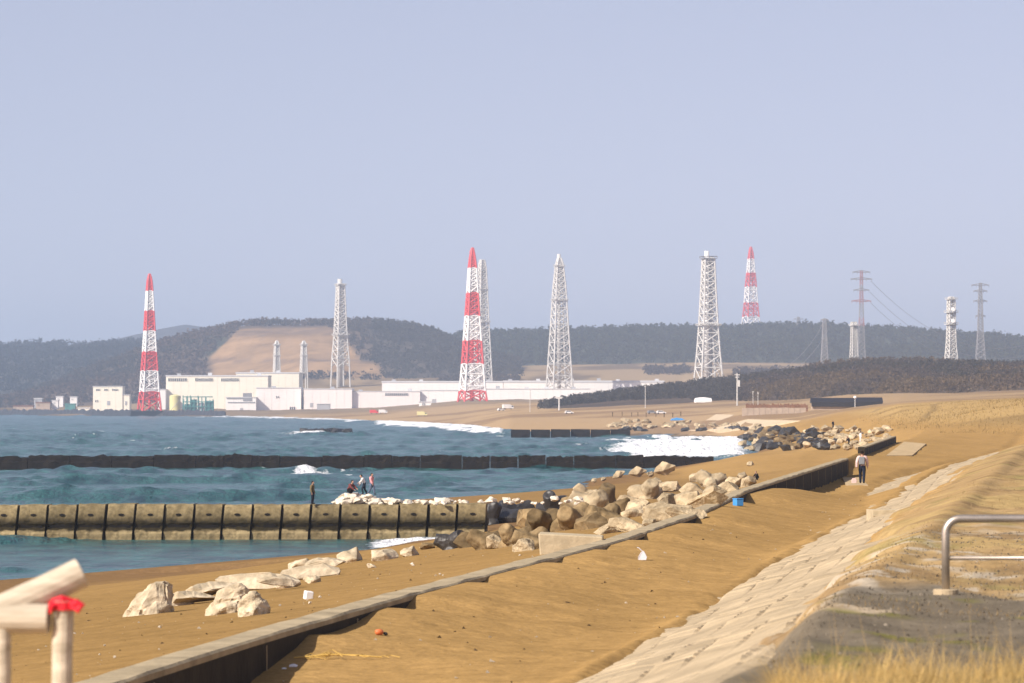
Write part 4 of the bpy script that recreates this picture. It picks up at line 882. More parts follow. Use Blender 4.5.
building('white hall at the foot of the tall red and white tower', 420.4, 458, 390, 408, 4340, 40, 'wall_white', 'roof_pale', doors=[(432, 436, 399, 404)])
building('very long low white hall stretching right behind the grey tower', 503.5, 664, 380.5, 398, 4700, 40, 'wall_white', 'roof_pale', lip=2.0)
building('low white shed in front of the long right hall', 478, 590, 388.5, 400, 4420, 34, 'wall_white', 'roof_pale')
building('small white hut at the front of the plant below the hall', 419, 431, 401.5, 408, 3950, 8, 'wall_white', 'roof_pale', wins=[(422, 425, 403, 405)], name='hut')
building('grey green sheds at the plant front next to the pale block', 317, 330, 403.5, 411, 4200, 10, 'wall_grey', 'roof_pale', name='hut')
for px0, px1, yt, yb, Y, wm, rm, lb in [(13, 33, 405.5, 410, 4850, 'wall_tan', 'rust', 'low pinkish waterfront sheds at the far left edge'), (36, 50, 402, 409.5, 4840, 'wall_tan', 'rust', 'reddish house at the far left waterfront'),
                                        (52, 58, 400, 409.5, 4850, 'wall_white', 'roof_pale', 'narrow white house at the far left waterfront'), (34, 42, 398, 404, 4980, 'wall_grey', 'roof_pale', 'grey house above the reddish one'),
                                        (65, 75, 403.5, 410, 4800, 'teal', 'teal', 'teal green shed at the left waterfront'), (56, 63, 396, 402, 5000, 'wall_white', 'roof_pale', 'white house on the slope above the teal shed'), (70, 77, 396.5, 403, 4990, 'wall_white', 'roof_pale', 'pale house on the slope left of the cream block'), (78, 90, 407.5, 410, 4700, 'wall_cream', 'roof_pale', 'low cream wall shed between teal shed and cream block')]:
    building(lb, px0, px1, yt, yb, Y, 12, wm, rm, wins=[(px0+1.5, px0+3, yt+2.2, yt+3.4)], name='house', group='houses on the far waterfront', lip=1.0)
# storage tank
def tank(px0, px1, yt, yb, Y, m_, lb):
    r = (px1-px0)/2*Y/F; root = empty('storage_tank', (wx((px0+px1)/2, Y), Y, wz(yb, Y)-2)); h = wz(yt, Y)-wz(yb, Y)+2
    a = MB(); a.tube([(0, 0, 0), (0, 0, h)], r, 28); a.build('tank_shell', M[m_], root, False)
    b = MB(); b.tube([(0, 0, h+.01), (0, 0, h+.8), (0, 0, h+1.6)], [r*1.02, r*.7, .3], 28); b.build('tank_roof', M[m_], root)
    c = MB(); 
    for q in range(14): c.tube([(math.cos(q*.22+3.4)*r*1.02, math.sin(q*.22+3.4)*r*1.02, h*q/14), (math.cos(q*.22+3.62)*r*1.02, math.sin(q*.22+3.62)*r*1.02, h*(q+1)/14)], .25, 4)
    c.build('stair', M['grey_steel'], root); tag(root, lb, 'tank')
tank(169.5, 180.5, 396, 411, 4260, 'yellow', 'pale yellow round storage tank beside the green machinery')
root = empty('machinery_frame', (wx(198, 4280), 4280, 2)); w = wx(198+15, 4280)-wx(198, 4280); h = wz(395, 4280)-2
m = MB()
for q in range(9):
    x = -w+2*w*q/8; m.box(x-.4, x+.4, 0, .8, 0, h*random.uniform(.6, 1)); m.box(x-.4, x+.4, 9, 9.8, 0, h*random.uniform(.6, 1))
for z in (.35, .62, .9): m.box(-w, w, -.3, .2, h*z-.5, h*z+.4)
m.build('steel_frame', M['teal'], root)
for q, (a, b, z) in enumerate(((-.9, -.5, .5), (-.45, -.1, .75), (0, .4, .55), (.45, .95, .68))):
    m = MB(); m.box(w*a, w*b, 1, 8.5, 0, h*z); m.build('machine_housing', M['teal' if q != 2 else 'wall_grey'], root)
tag(root, 'teal green machinery and steel frames between yellow tank and white building', 'machinery')
# far vehicles
def car(px, py, lo, col, lb, rz=.2, truck=False, loc=None):
    p = loc or ground(px, py, lo); root = empty('parked_truck' if truck else 'parked_car', p, rz); L_, h = (6.5, 3.0) if truck else (4.3, 1.5)
    m = MB()
    if truck: m.box(-3.2, 1.2, -1.1, 1.1, .7, 3.0); m.prism([(1.25, -1.05, .6), (3.2, -1.05, .6), (3.2, -1.05, 1.5), (2.8, -1.05, 2.5), (1.25, -1.05, 2.5)], (0, 2.1, 0))
    else: m.prism([(-2.1, -.85, .35), (2.15, -.85, .35), (2.15, -.85, .8), (1.2, -.85, .95), (.6, -.85, 1.5), (-1.4, -.85, 1.5), (-2.05, -.85, .95)], (0, 1.7, 0))
    m.build('body', M[col], root, False, .05)
    g = MB()
    if truck: g.prism([(1.9, -1.07, 1.5), (3.0, -1.07, 1.5), (2.75, -1.07, 2.3), (1.9, -1.07, 2.3)], (0, 2.14, 0))
    else: g.prism([(-1.6, -.87, .98), (.95, -.87, .98), (.52, -.87, 1.4), (-1.3, -.87, 1.4)], (0, 1.74, 0))
    g.build('window', M['glass'], root)
    for x in (-L_*.3, L_*.3):
        for y in (-.8, .8):
            q = MB(); q.tube([(x, y-.12, .34), (x, y+.12, .34)], .34, 12); q.build('wheel', M['rubber'], root)
    tag(root, lb, 'truck' if truck else 'car', 'vehicles along the far shore')
car(383, 413.6, 2000, 'white_paint', 'white truck parked on the far beach right of the red one', .1, True)
car(374, 413.8, 2000, 'red_paint', 'red truck parked on the far beach below the plant', .1, True)
car(422, 416.2, 2000, 'yellow', 'yellow truck parked low on the far beach near the surf', .05, True)
car(501, 411, 1500, 'white_paint', 'white car parked left of two on the far grass', .4)
car(508, 409.5, 1500, 'white_paint', 'white truck parked on the far slope right of the tall tower', .3, True)
car(569, 413.8, 1500, 'white_paint', 'white car parked on the tan shore below the grey tower', .1)
car(652, 413.8, 1500, 'black', 'dark car parked on the far shore above the rocks', .1) if False else car(652, 413.8, 1500, 'dark_steel', 'dark car parked on the far shore above the rocks', .1)
car(661, 414, 1500, 'white_paint', 'white car parked on the far shore right of the dark car', .15)
for k in range(9):
    p = ground(614+k*8.2+random.uniform(-2, 2), 417+random.uniform(-1, 1), 1300); m = MB(); m.tube([(0, 0, -.3), (.05, 0, 1.6)], .22, 6); m.box(-.3, .3, -.3, .3, 1.602, 1.8); o = m.build('timber_pile', M['rock_brown']); o.location = p
    tag(o, 'short dark timber pile standing on the far tan shore', 'post', 'timber piles on the far shore')
m = MB(); pts = [(-3, 0, 0), (-2.4, 0, .7), (-.4, 0, 1.1), (1.6, 0, .8), (3, 0, 0)]; m.prism(pts, (0, 3, 0)); o = m.build('tarpaulin_heap', M['blue'], None, False, .1); o.location = ground(678, 420.5, 1300); tag(o, 'pale blue tarpaulin heap on the far shore below the cars', 'tarpaulin')

# dome tent, ramp, block wall, shed
p = ground(703, 402.5, 1500); root = empty('dome_tent', p, .2); k = p.y/F; m = MB(); n = 12; vs = []; fs = []
for a in range(9):
    t = a/8; x = (-1+2*t)*8*k; hh = 5.2*k*(.82+.18*math.sin(math.pi*t))
    for q in range(n+1): th = math.pi*q/n; vs.append((x, -math.cos(th)*5*k, max(-.5, math.sin(th)**.8*hh)))
for a in range(8):
    for q in range(n): fs.append((a*(n+1)+q, (a+1)*(n+1)+q, (a+1)*(n+1)+q+1, a*(n+1)+q+1))
fs += [tuple(range(n+1)), tuple(range(8*(n+1)+n, 8*(n+1)-1, -1))]
m.add(vs, fs); m.build('cover', M['wall_white'], root, False); m = MB(); m.box(8*k, 8*k+.15, -1.2, 1.2, -.3, 2.4); m.build('door', M['wall_grey'], root)
tag(root, 'white rounded tent greenhouse at the edge of the dark wood', 'tent')
def slab(name, quad, lo, th, m_, lb, cat):
    pts = [ground(a, b, lo)+Vector((0, 0, .04 if lo < 200 else .12)) for a, b in quad]; m = MB(); m.prism([q-Vector((0, 0, th)) for q in pts], (0, 0, th)); o = m.build(name, M[m_]); tag(o, lb, cat); return o
slab('boat_ramp', [(688, 431), (704, 431), (734, 415), (716, 414.5)], 1200, 1.5, 'pale_ramp', 'pale concrete boat ramp sloping down to the far surf', 'ramp')
slab('quay_apron', [(706, 430.5), (746, 429), (800, 421), (748, 419.5)], 1200, 1.2, 'pale_ramp', 'pale tan concrete apron right of the boat ramp', 'apron')
Y = 1650; root = empty('block_wall', (wx(742, Y), Y, hz(wx(772, Y), Y)-1)); L_ = wx(806, Y)-wx(742, Y); h = wz(407.8, Y)-root.location.z
m = MB()
for q in range(11): m.box(L_*q/11+.04, L_*(q+1)/11-.04, random.uniform(0, .1), 1.2, 0, h+random.uniform(-.1, .1))
m.build('wall_body', M['wall_tan'], root); tag(root, 'grey tan wall of upright blocks below the rusty bank', 'wall')
root = empty('rusty_fence', (wx(746, 1690), 1690, hz(wx(775, 1690), 1690)-.5)); L_ = wx(808, 1690)-wx(746, 1690); m = MB(); hh = wz(403.8, 1690)-root.location.z
for q in range(60): m.box(L_*q/60, L_*(q+.8)/60, random.uniform(0, .3), .5, 0, hh+random.uniform(-.5, .2))
m.build('panel', M['rust'], root); m = MB(); m.box(0, L_, .55, .7, hh*.5, hh*.6); m.build('rail', M['rust'], root); tag(root, 'reddish brown reed fence standing behind the block wall', 'fence')
Y = 1500; gz = hz(wx(846, Y), Y)
for a, b, yt, lb in ((812, 853.5, 397.8, 'long black shed behind the dune, left and lower part'), (855, 882, 397.4, 'shorter black shed at the right end of the black row')):
    x0, x1 = wx(a, Y), wx(b, Y); root = empty('black_shed', (x0, Y, gz-.6)); L_ = x1-x0; h = wz(yt, Y)-gz+.6
    m = MB(); m.box(0, L_, .3, 5.7, 0, h*.62); m.build('wall', M['wall_tan'], root)
    m = MB(); m.prism([(-.3, -.5, h*.58), (-.3, -.5, h*.66), (-.3, 3, h), (-.3, 6.3, h*.66), (-.3, 6.3, h*.58)], (L_+.6, 0, 0))
    for q in range(int(L_/1.1)): m.box(q*1.1, q*1.1+.12, -.56, -.5, h*.3, h*.64)
    m.box(-.2, L_+.2, -.45, -.02, h*.27, h*.6); m.build('roof', M['roof_black'], root)
    tag(root, lb, 'shed', 'black sheds')
m = MB(); p = P(855, 399, 1496); m.tube([p-Vector((0, 0, 3)), p+Vector((0, 0, .2))], .1, 6); m.tube([p+Vector((0, 0, .15)), p+Vector((0, 0, .4)), p+Vector((0, 0, .8)), p+Vector((0, 0, 1.0))], [.3, .55, .5, .2], 10); o = m.build('lamp_post', M['white_paint']); tag(o, 'white globe lamp post between the two black sheds', 'lamp')
# poles
def pole(px, yt, yb, lo, r, lb, m_='grey_steel', Y=None):
    p = ground(px, yb, lo) if Y is None else Vector((wx(px, Y), Y, wz(yb, Y))); root = empty('utility_pole', p); h = (yb-yt)*p.y/F
    m = MB(); m.tube([(0, 0, -.6), (0, 0, h)], [r*1.2, r*.8], 8); m.build('shaft', M[m_], root)
    m = MB(); m.box(-r*4, r*4, -r*.5, r*.5, h*.93, h*.93+r*1.4); m.box(-r*3, r*3, -r*.5, r*.5, h*.86, h*.86+r*1.2); m.build('cross_bar', M[m_], root)
    if px == 737.2: m = MB(); m.box(r, r*4, -r*2, r*2, h*.58, h*.78); m.build('transformer', M['grey_steel'], root)
    tag(root, lb, 'pole', 'poles on the far shore')
pole(737.2, 373, 405.5, 1700, .32, 'tallest pale utility pole with a box, in front of the dark wood')
pole(559.2, 397, 410.5, 1700, .45, 'short thick white post on the shore below the grey tower')
pole(530, 388, 412, 1700, .14, 'thin pale pole left of the short white post')
pole(645.3, 383, 408, 1700, .16, 'thin pale pole in front of the dark wood left of the white tent')
pole(753, 391, 405, 1700, .12, 'thin short pole right of the tallest pole')
pole(758, 392, 405, 1700, .12, 'faint thin pole second to the right of the tallest pole')

# ------------------------------------------------------------------ people
def person(pose, loc, rz, top, bottom, label, extras=(), height=1.7, hairm='cloth_hair'):
    s = height/1.7
    J = dict(pelvis=(0, 0, .93), waist=(0, 0, 1.08), chest=(0, 0, 1.30), neck=(0, .01, 1.46), head=(0, -.02, 1.53),
             ls=(.19, 0, 1.40), le=(.25, .03, 1.13), lw=(.27, -.05, .88), lh=(.27, -.07, .80), rs=(-.19, 0, 1.40), re=(-.25, .03, 1.13), rw=(-.27, -.05, .88), rh=(-.27, -.07, .80),
             lp=(.10, 0, .88), lk=(.11, -.02, .49), la=(.11, .03, .09), lt=(.12, -.14, .04), rp=(-.10, 0, .88), rk=(-.11, -.02, .49), ra=(-.11, .03, .09), rt=(-.12, -.14, .04))
    if pose == 'walk':
        J.update(lk=(.10, -.16, .50), la=(.10, -.20, .10), lt=(.11, -.36, .07), rk=(-.10, .05, .49), ra=(-.10, .30, .13), rt=(-.11, .17, .04), le=(.26, .14, 1.14), lw=(.27, .12, .89), lh=(.27, .10, .81), re=(-.26, -.08, 1.14), rw=(-.27, -.22, .92), rh=(-.27, -.26, .85))
    if pose == 'lean':
        J.update(waist=(0, -.04, 1.07), chest=(0, -.14, 1.27), neck=(0, -.22, 1.41), head=(0, -.28, 1.47), ls=(.19, -.17, 1.37), rs=(-.19, -.17, 1.37), le=(.25, -.30, 1.14), lw=(.24, -.48, 1.02), lh=(.24, -.55, .98), re=(-.25, -.22, 1.12), rw=(-.25, -.34, .90), rh=(-.25, -.38, .83),
                 lk=(.10, -.22, .52), la=(.10, -.12, .12), lt=(.11, -.28, .07), rk=(-.10, .03, .49), ra=(-.10, .24, .10), rt=(-.11, .10, .04))
    if pose == 'crouch':
        J.update(pelvis=(0, .18, .34), waist=(0, .10, .47), chest=(0, -.04, .66), neck=(0, -.12, .80), head=(0, -.17, .87), ls=(.19, -.08, .75), rs=(-.19, -.08, .75), le=(.28, -.24, .56), lw=(.20, -.42, .45), lh=(.16, -.49, .42), re=(-.28, -.24, .56), rw=(-.20, -.42, .40), rh=(-.16, -.48, .34),
                 lp=(.10, .16, .32), lk=(.17, -.24, .46), la=(.13, .04, .09), lt=(.15, -.14, .04), rp=(-.10, .16, .32), rk=(-.17, -.24, .46), ra=(-.13, .04, .09), rt=(-.15, -.14, .04))
    rad = dict(pelvis=.135, waist=.12, chest=.145, neck=.055, head=.06, ls=.075, le=.046, lw=.033, lh=.035, rs=.075, re=.046, rw=.033, rh=.035, lp=.095, lk=.06, la=.042, lt=.035, rp=.095, rk=.06, ra=.042, rt=.035)
    E = [('pelvis', 'waist'), ('waist', 'chest'), ('chest', 'neck'), ('neck', 'head'), ('chest', 'ls'), ('ls', 'le'), ('le', 'lw'), ('lw', 'lh'), ('chest', 'rs'), ('rs', 're'), ('re', 'rw'), ('rw', 'rh'),
         ('pelvis', 'lp'), ('lp', 'lk'), ('lk', 'la'), ('la', 'lt'), ('pelvis', 'rp'), ('rp', 'rk'), ('rk', 'ra'), ('ra', 'rt')]
    names = list(J); idx = {n: i for i, n in enumerate(names)}
    me = bpy.data.meshes.new('person_skeleton'); me.from_pydata([J[n] for n in names], [(idx[a], idx[b]) for a, b in E], [])
    o = bpy.data.objects.new('person_tmp', me); COL.objects.link(o)
    sk = o.modifiers.new('skin', 'SKIN'); sk.use_smooth_shade = True
    sd = me.skin_vertices[0].data
    for n in names: sd[idx[n]].radius = (rad[n], rad[n]*(.78 if n in ('pelvis', 'waist', 'chest') else 1)); sd[idx[n]].use_root = (n == 'pelvis')
    su = o.modifiers.new('sub', 'SUBSURF'); su.levels = 1; su.render_levels = 1
    dg = bpy.context.evaluated_depsgraph_get(); body = bpy.data.meshes.new_from_object(o.evaluated_get(dg)); bpy.data.objects.remove(o)
    bm = bmesh.new(); bm.from_mesh(body)
    seg = [(Vector(J[a]), Vector(J[b]), a, b) for a, b in E]
    def zone(p):
        best = None
        for a, b, na, nb in seg:
            t = max(0, min(1, (p-a).dot(b-a)/(b-a).length_squared)); d = (p-(a+(b-a)*t)).length
            if best is None or d < best[0]: best = (d, na, nb, t)
        return best
    jac, tro, sho = [], [], []
    for f in bm.faces:
        d, na, nb, t = zone(f.calc_center_median()); nm = {na, nb}
        tri = [v.index for v in f.verts]
        if nb in ('lt', 'rt'): sho.append(tri)
        elif nb in ('lk', 'rk', 'la', 'ra', 'lp', 'rp'): tro.append(tri)
        elif nb == 'head' or (nb == 'neck' and t > .5) or nb in ('lh', 'rh'): pass
        else: jac.append(tri)
    vn = [(v.co.copy(), v.normal.copy()) for v in bm.verts]
    # head with face, ears
    hp = Vector(J['head']); fw = Vector((0, -1, 0)); 
    r = bmesh.ops.create_uvsphere(bm, u_segments=16, v_segments=12, radius=.105, matrix=Matrix.Translation(hp+Vector((0, -.015, .075))) @ Matrix.Diagonal((.78, .95, 1.15, 1)))
    for dx in (-.086, .086): bmesh.ops.create_uvsphere(bm, u_segments=6, v_segments=5, radius=.03, matrix=Matrix.Translation(hp+Vector((dx, 0, .07))) @ Matrix.Diagonal((.4, .7, 1, 1)))
    bmesh.ops.create_cone(bm, segments=6, radius1=.02, radius2=.006, depth=.05, cap_ends=True, matrix=Matrix.Translation(hp+Vector((0, -.118, .07))) @ Matrix.Rotation(R(75), 4, 'X'))
    for side in ('l', 'r'):                     # fingers and thumb
        w, h = Vector(J[side+'w']), Vector(J[side+'h']); d = (h-w).normalized(); sx = d.orthogonal().normalized()
        sx = (Vector((0, 1, 0))-d*d.y).normalized() if abs(d.y) < .9 else Vector((1, 0, 0)); cu = d.cross(sx)*(.35 if side == 'l' else -.35)
        for q, ln in enumerate((.068, .08, .075, .06)):
            a = h+sx*(q-1.5)*.019; dd = (d+cu).normalized()
            bmesh.ops.create_cone(bm, segments=6, radius1=.0095, radius2=.007, depth=ln, cap_ends=True, matrix=Matrix.Translation(a+dd*ln*.5+d*.01) @ Vector((0, 0, 1)).rotation_difference(dd).to_matrix().to_4x4())
        dd = (d*.7-sx*.7).normalized(); bmesh.ops.create_cone(bm, segments=6, radius1=.012, radius2=.008, depth=.06, cap_ends=True, matrix=Matrix.Translation(w.lerp(h, .5)-sx*.025+dd*.035) @ Vector((0, 0, 1)).rotation_difference(dd).to_matrix().to_4x4())
    bm.to_mesh(body); bm.free(); body.name = 'person_body'; body.materials.clear(); body.polygons.foreach_set('use_smooth', [True]*len(body.polygons))
    root = link('person', body, M['skin'], None, loc); root.rotation_euler = (0, 0, rz); root.scale = (s, s, s)
    def shell(name, faces, m_, off):
        used = sorted({i for f in faces for i in f}); mp = {i: k for k, i in enumerate(used)}
        mm = bpy.data.meshes.new(name); mm.from_pydata([vn[i][0]+vn[i][1]*off for i in used], [], [[mp[i] for i in f] for f in faces]); mm.polygons.foreach_set('use_smooth', [True]*len(mm.polygons))
        return link(name, mm, M[m_], root)
    shell('jacket', jac, top, .035); shell('trousers', tro, bottom, .026); shell('shoes', sho, 'cloth_black', .012)
    hm = bmesh.new(); bmesh.ops.create_uvsphere(hm, u_segments=14, v_segments=10, radius=.114, matrix=Matrix.Translation(hp+Vector((0, .005, .085))) @ Matrix.Diagonal((.82, .95, 1.12, 1)))
    kill = [v for v in hm.verts if (v.co-hp).z < .02 or ((v.co-hp).y < -.06 and (v.co-hp).z < .14)]; bmesh.ops.delete(hm, geom=kill, context='VERTS')
    mm = bpy.data.meshes.new('hair'); hm.to_mesh(mm); hm.free(); link('hair' if hairm == 'cloth_hair' else 'hat', mm, M[hairm], root)
    if 'backpack' in extras:
        b = MB(); b.box(-.15, .15, .13, .27, 1.02, 1.42); bo = b.build('backpack', M['cloth_grey'], root, False, .04)
    tag(root, label, 'person', 'people on the shore'); return root
BT = 2.25
person('stand', (wx(312.5, 333.2), 333.2, BT), R(70), 'cloth_olive', 'cloth_navy', 'person in an olive jacket and dark trousers standing alone on the near breakwater', height=1.68)
person('crouch', (wx(350, 335.4), 336.2, BT+.66), R(60), 'cloth_maroon', 'cloth_black', 'person in dark clothes crouching on the white stones of the breakwater')
person('lean', (wx(364, 335.2), 336.4, BT+.62), R(-80), 'cloth_white', 'cloth_navy', 'person in a white top and dark trousers leaning on the white stones', height=1.55)
person('walk', (wx(371.5, 335.8), 336.4, BT+.62), R(60), 'cloth_pink', 'cloth_denim', 'person in a pink top and jeans standing right of the one in white', height=1.6)
pw = Vector((wx(862, 232), 232, hz(wx(862, 232), 232)-.0)); 
person('walk', pw, R(172), 'cloth_dusty_pink', 'cloth_navy', 'person in a dusty pink top with a grey backpack walking along the sand path', ('backpack',), 1.68)
gp = ground(849, 447.5, 380); person('lean', gp+Vector((0, 0, 0)), R(-60), 'cloth_black', 'cloth_black', 'person all in black leaning forward beyond the sand path', height=1.6)
gp2 = Vector((wx(861.5, gp.y), gp.y+2, hz(wx(861.5, gp.y), gp.y+2))); person('stand', gp2, R(120), 'cloth_white', 'cloth_white', 'person all in white standing beyond the walking person', height=1.6)
gp3 = ground(757, 480, 200); person('crouch', gp3, R(-60), 'cloth_black', 'cloth_black', 'person in black crouching behind the bend of the sea wall', height=1.5)
gp4 = ground(833, 428.5, 600); person('stand', gp4, R(40), 'cloth_black', 'cloth_navy', 'tiny dark figure standing on the far bank left of the dune', height=1.6)
# shopping bag beside the walking person's hand
b = MB(); b.prism([(-.12, 0, 0), (.12, 0, 0), (.15, .02, .15), (.10, .03, .28), (-.08, .03, .28), (-.14, .02, .14)], (0, .1, 0)); bo = b.build('carrier_bag', M['cloth_dusty_pink'], None, False, .02)
bo.location = pw+Vector((-.42, -.1, .02)); tag(bo, 'small pale pink bag on the sand left of the walking person', 'bag')

# ------------------------------------------------------------------ things on the sand
p = Vector((.64, 103.2, 0)); root = MB(); root.prism([(0, 0, 0), (1.42, .15, 0), (1.42, .15, .72), (-.06, 0, .80)], (.05, 1.5, 0)); o = root.build('concrete_slab', M['conc_slab'], None, False, .03); o.location = (.66, 103, 5.86); tag(o, 'pale concrete slab block lying against the sea wall before the rock pile', 'slab')
gp = ground(888, 519); m = MB(); m.box(-.5, .5, -.4, .5, -.3, .26); m.box(-.5, .5, -.42, -.403, .08, .13); o = m.build('kerb_block', M['conc_slab'], None, False, .02); o.location = gp; o.rotation_euler = (0, 0, .12); tag(o, 'small concrete block at the foot of the block slope', 'block')
gp = ground(738, 506); k = gp.y/F; root = empty('plastic_crate', gp, .5); m = MB(); m.box(-4*k, 4*k, -4*k, 4*k, 0, 6.6*k); m.build('box_body', M['blue'], root, False, .5*k); m = MB(); m.box(-4.2*k, 4.2*k, -4.2*k, 4.2*k, 6.62*k, 7.6*k); m.build('lid', M['blue'], root, False, .3*k); tag(root, 'bright blue plastic box on the sand right of the sea wall', 'box')
gp = ground(642, 560); k = gp.y/F; m = MB(); pts = [(-4, 0, 0), (4, 0, 0), (5, 1, 3), (2.5, 2, 8), (1, 2, 9.5), (-1.5, 1, 7), (-3.8, 0, 3)]; m.prism([(a*k, b*k, c*k) for a, b, c in pts], (0, 4*k, 0)); m.tube([(0, 2*k, 9*k), (-3*k, 2*k, 12*k), (-5*k, 2*k, 12.5*k)], .5*k, 6); o = m.build('plastic_bag', M['film'], None, False, .6*k); o.location = gp; tag(o, 'crumpled pale plastic bag lying on the open sand', 'bag')
gp = ground(380, 635); k = gp.y/F; root = empty('fishing_float', gp, .3); m = MB(); m.tube([(-5*k, 0, 3*k), (-4*k, 0, 3*k), (-1*k, 0, 3.2*k), (2.5*k, 0, 2.8*k), (3.5*k, 0, 2.6*k)], [1*k, 2.6*k, 3.1*k, 2.6*k, 1*k], 12); m.build('float_body', M['orange'], root, True); m = MB(); m.tube([(4*k, 0, 2*k), (6.5*k, 0, 1.2*k), (8*k, 0, .6*k)], [1.4*k, 1.8*k, .8*k], 8); m.build('end_cap', M['rubber'], root); tag(root, 'orange fishing float with a dark end on the near sand', 'float')
gp = ground(308, 599); k = gp.y/F; m = MB(); m.box(-4*k, 4*k, -4*k, 4*k, -.5*k, 8*k); m.box(2*k, 7*k, -3*k, 3*k, -.5*k, 1.5*k); o = m.build('foam_block', M['foam'], None, False, .8*k); o.location = gp; o.rotation_euler = (.1, .12, .4); tag(o, 'white foam block on the sand below the beach rocks', 'block')
for px, py, s, lb in [(293, 667, 9, 'white plastic scrap at the left end of the dry reed'), (284, 669, 5, 'tiny white plastic scrap left of the larger scrap')]:
    gp = ground(px, py); k = gp.y/F*s/9; m = MB(); m.prism([(-4*k, 0, 0), (4*k, -1*k, 0), (5*k, 0, 1.6*k), (1*k, 1*k, 3*k), (-3.5*k, 1*k, 2*k)], (0, 4*k, 0)); o = m.build('plastic_scrap', M['foam'], None, False, .5*k); o.location = gp; tag(o, lb, 'litter')
gp = ground(338, 659); k = gp.y/F; m = MB(); main = [Vector((x*k, 0, (2+2.5*math.sin((x+40)/80*math.pi))*k)) for x in range(-44, 45, 4)]; m.tube(main, .7*k, 6)
for q in range(16):
    a = main[random.randrange(2, len(main)-1)]; ln = random.uniform(8, 20)*k; an = random.uniform(-1, 1); m.tube([a, a+Vector((ln*.8, random.uniform(-.6, .6)*ln, ln*.3*an)), a+Vector((ln*1.3, random.uniform(-1, 1)*ln, -.5*k))], .35*k, 5)
o = m.build('dry_reed', M['straw']); o.location = gp; o.rotation_euler = (0, 0, .1); tag(o, 'dry yellow reed stalk lying on the near sand', 'reed')
gp = ground(861, 527); rock('stone', PRO['rock_white'][1], 861, 527, 7, 'single white stone at the foot of the block slope', 'stone', None)
gp = ground(765, 602); rock('stone', PRO['rock_white'][2], 765, 603, 5, 'small pale stone on the lower edge of the block slope', 'stone', None)
for quad, lb in ([[(846, 486), (868, 486), (860, 478), (842, 478)], 'flat pale concrete paving slab under the walking person'], [[(886, 456), (912, 456), (926, 444), (904, 442)], 'flat pale concrete paving slab beside the far wall section']):
    slab('paving_slab', quad, 150, .3, 'sandy_slab', lb, 'slab')

# ------------------------------------------------------------------ tubular handrail on the bank
YH = 48.0; kk = YH/F; zb = wz(591, YH); x0 = wx(945.5, YH)
root = empty('handrail', (x0, YH, zb)); h = (591-518.5)*kk; r = .043; L_ = 4.6
pts = [(0, 0, -.15), (0, 0, h-.16)]+[(.16-.16*math.cos(t), 0, h-.16+.16*math.sin(t)) for t in [q*math.pi/16 for q in range(1, 9)]]+[(L_-.16, 0, h)]+[(L_-.16+.16*math.sin(t), 0, h-.16+.16*math.cos(t)) for t in [q*math.pi/16 for q in range(1, 9)]]+[(L_, 0, -.15)]
m = MB(); m.tube(pts, r, 20); m.build('bent_tube', M['tube'], root, True)
m = MB(); m.tube([(r*.8, 0, h-.42), (L_-r*.8, 0, h-.42)], .021, 14); m.build('lower_rail', M['tube'], root, True)
for x in (0, L_):
    m = MB(); m.tube([(x, 0, -.06), (x, 0, .015), (x, 0, .022)], [.135, .135, .125], 20); m.build('base_plate', M['conc_rev'], root)
tag(root, 'bent grey steel tube handrail with one thin lower rail on the bank', 'handrail')

# ------------------------------------------------------------------ wooden barrier close to the camera
YB = 25.0; kb = YB/F
def bp(px, py, d=0): return Vector((wx(px, YB), YB+d, wz(py, YB)))
O = bp(62, 600); root = empty('wooden_barrier', (O.x, O.y, 6.2)); off = Vector(root.location)
def log(name, a, b, r, n=14, sq=False):
    m = MB(); a, b = a-off, b-off; N_ = 6; m.tube([a.lerp(b, q/N_)+Vector((random.uniform(-.003, .003), 0, random.uniform(-.003, .003))) for q in range(N_+1)], [r*random.uniform(.97, 1.03) for q in range(N_+1)], n); return m.build(name, M['wood'], root, False, .006)
log('post', bp(60, 760, .02), bp(63.5, 601, .02), .058); log('post', bp(2, 760, .0), bp(3, 628, .0), .05); log('post', bp(-190, 760, .0), bp(-190, 600, .0), .055)
log('rail', bp(-330, 618, .14), bp(49.5, 619, .0), .085, 16); log('rail', bp(-140, 676, -.12), bp(80, 574, .15), .088, 16)
m = MB(); c = bp(62.5, 604, .02)-off
for q in range(14):
    t = q/14*6.283; rr_ = .066+.010*random.random(); t2 = (q+1.1)/14*6.283
    m.prism([c+Vector((rr_*math.cos(t), rr_*math.sin(t), -.03)), c+Vector((rr_*math.cos(t2), rr_*math.sin(t2), -.034)), c+Vector((rr_*math.cos(t2), rr_*math.sin(t2), .012)), c+Vector((rr_*math.cos(t), rr_*math.sin(t), .016))], (.004*math.cos(t), .004*math.sin(t), 0))
m.tube([c+Vector((.05, -.06, 0)), c+Vector((.085, -.075, .012)), c+Vector((.11, -.07, -.005)), c+Vector((.095, -.075, -.03)), c+Vector((.05, -.068, -.01))], [.012, .022, .024, .02, .01], 8)
m.tube([c+Vector((-.03, -.068, 0)), c+Vector((-.055, -.08, -.01)), c+Vector((-.06, -.08, -.05))], [.01, .016, .006], 8)
m.tube([c+Vector((-.055, 0, .012)), c+Vector((0, -.02, .022)), c+Vector((.06, 0, .012))], [.02, .03, .02], 8)
m.build('ribbon', M['ribbon'], root); tag(root, 'weathered wooden barrier with a fallen log rail and a red ribbon on its post', 'barrier')

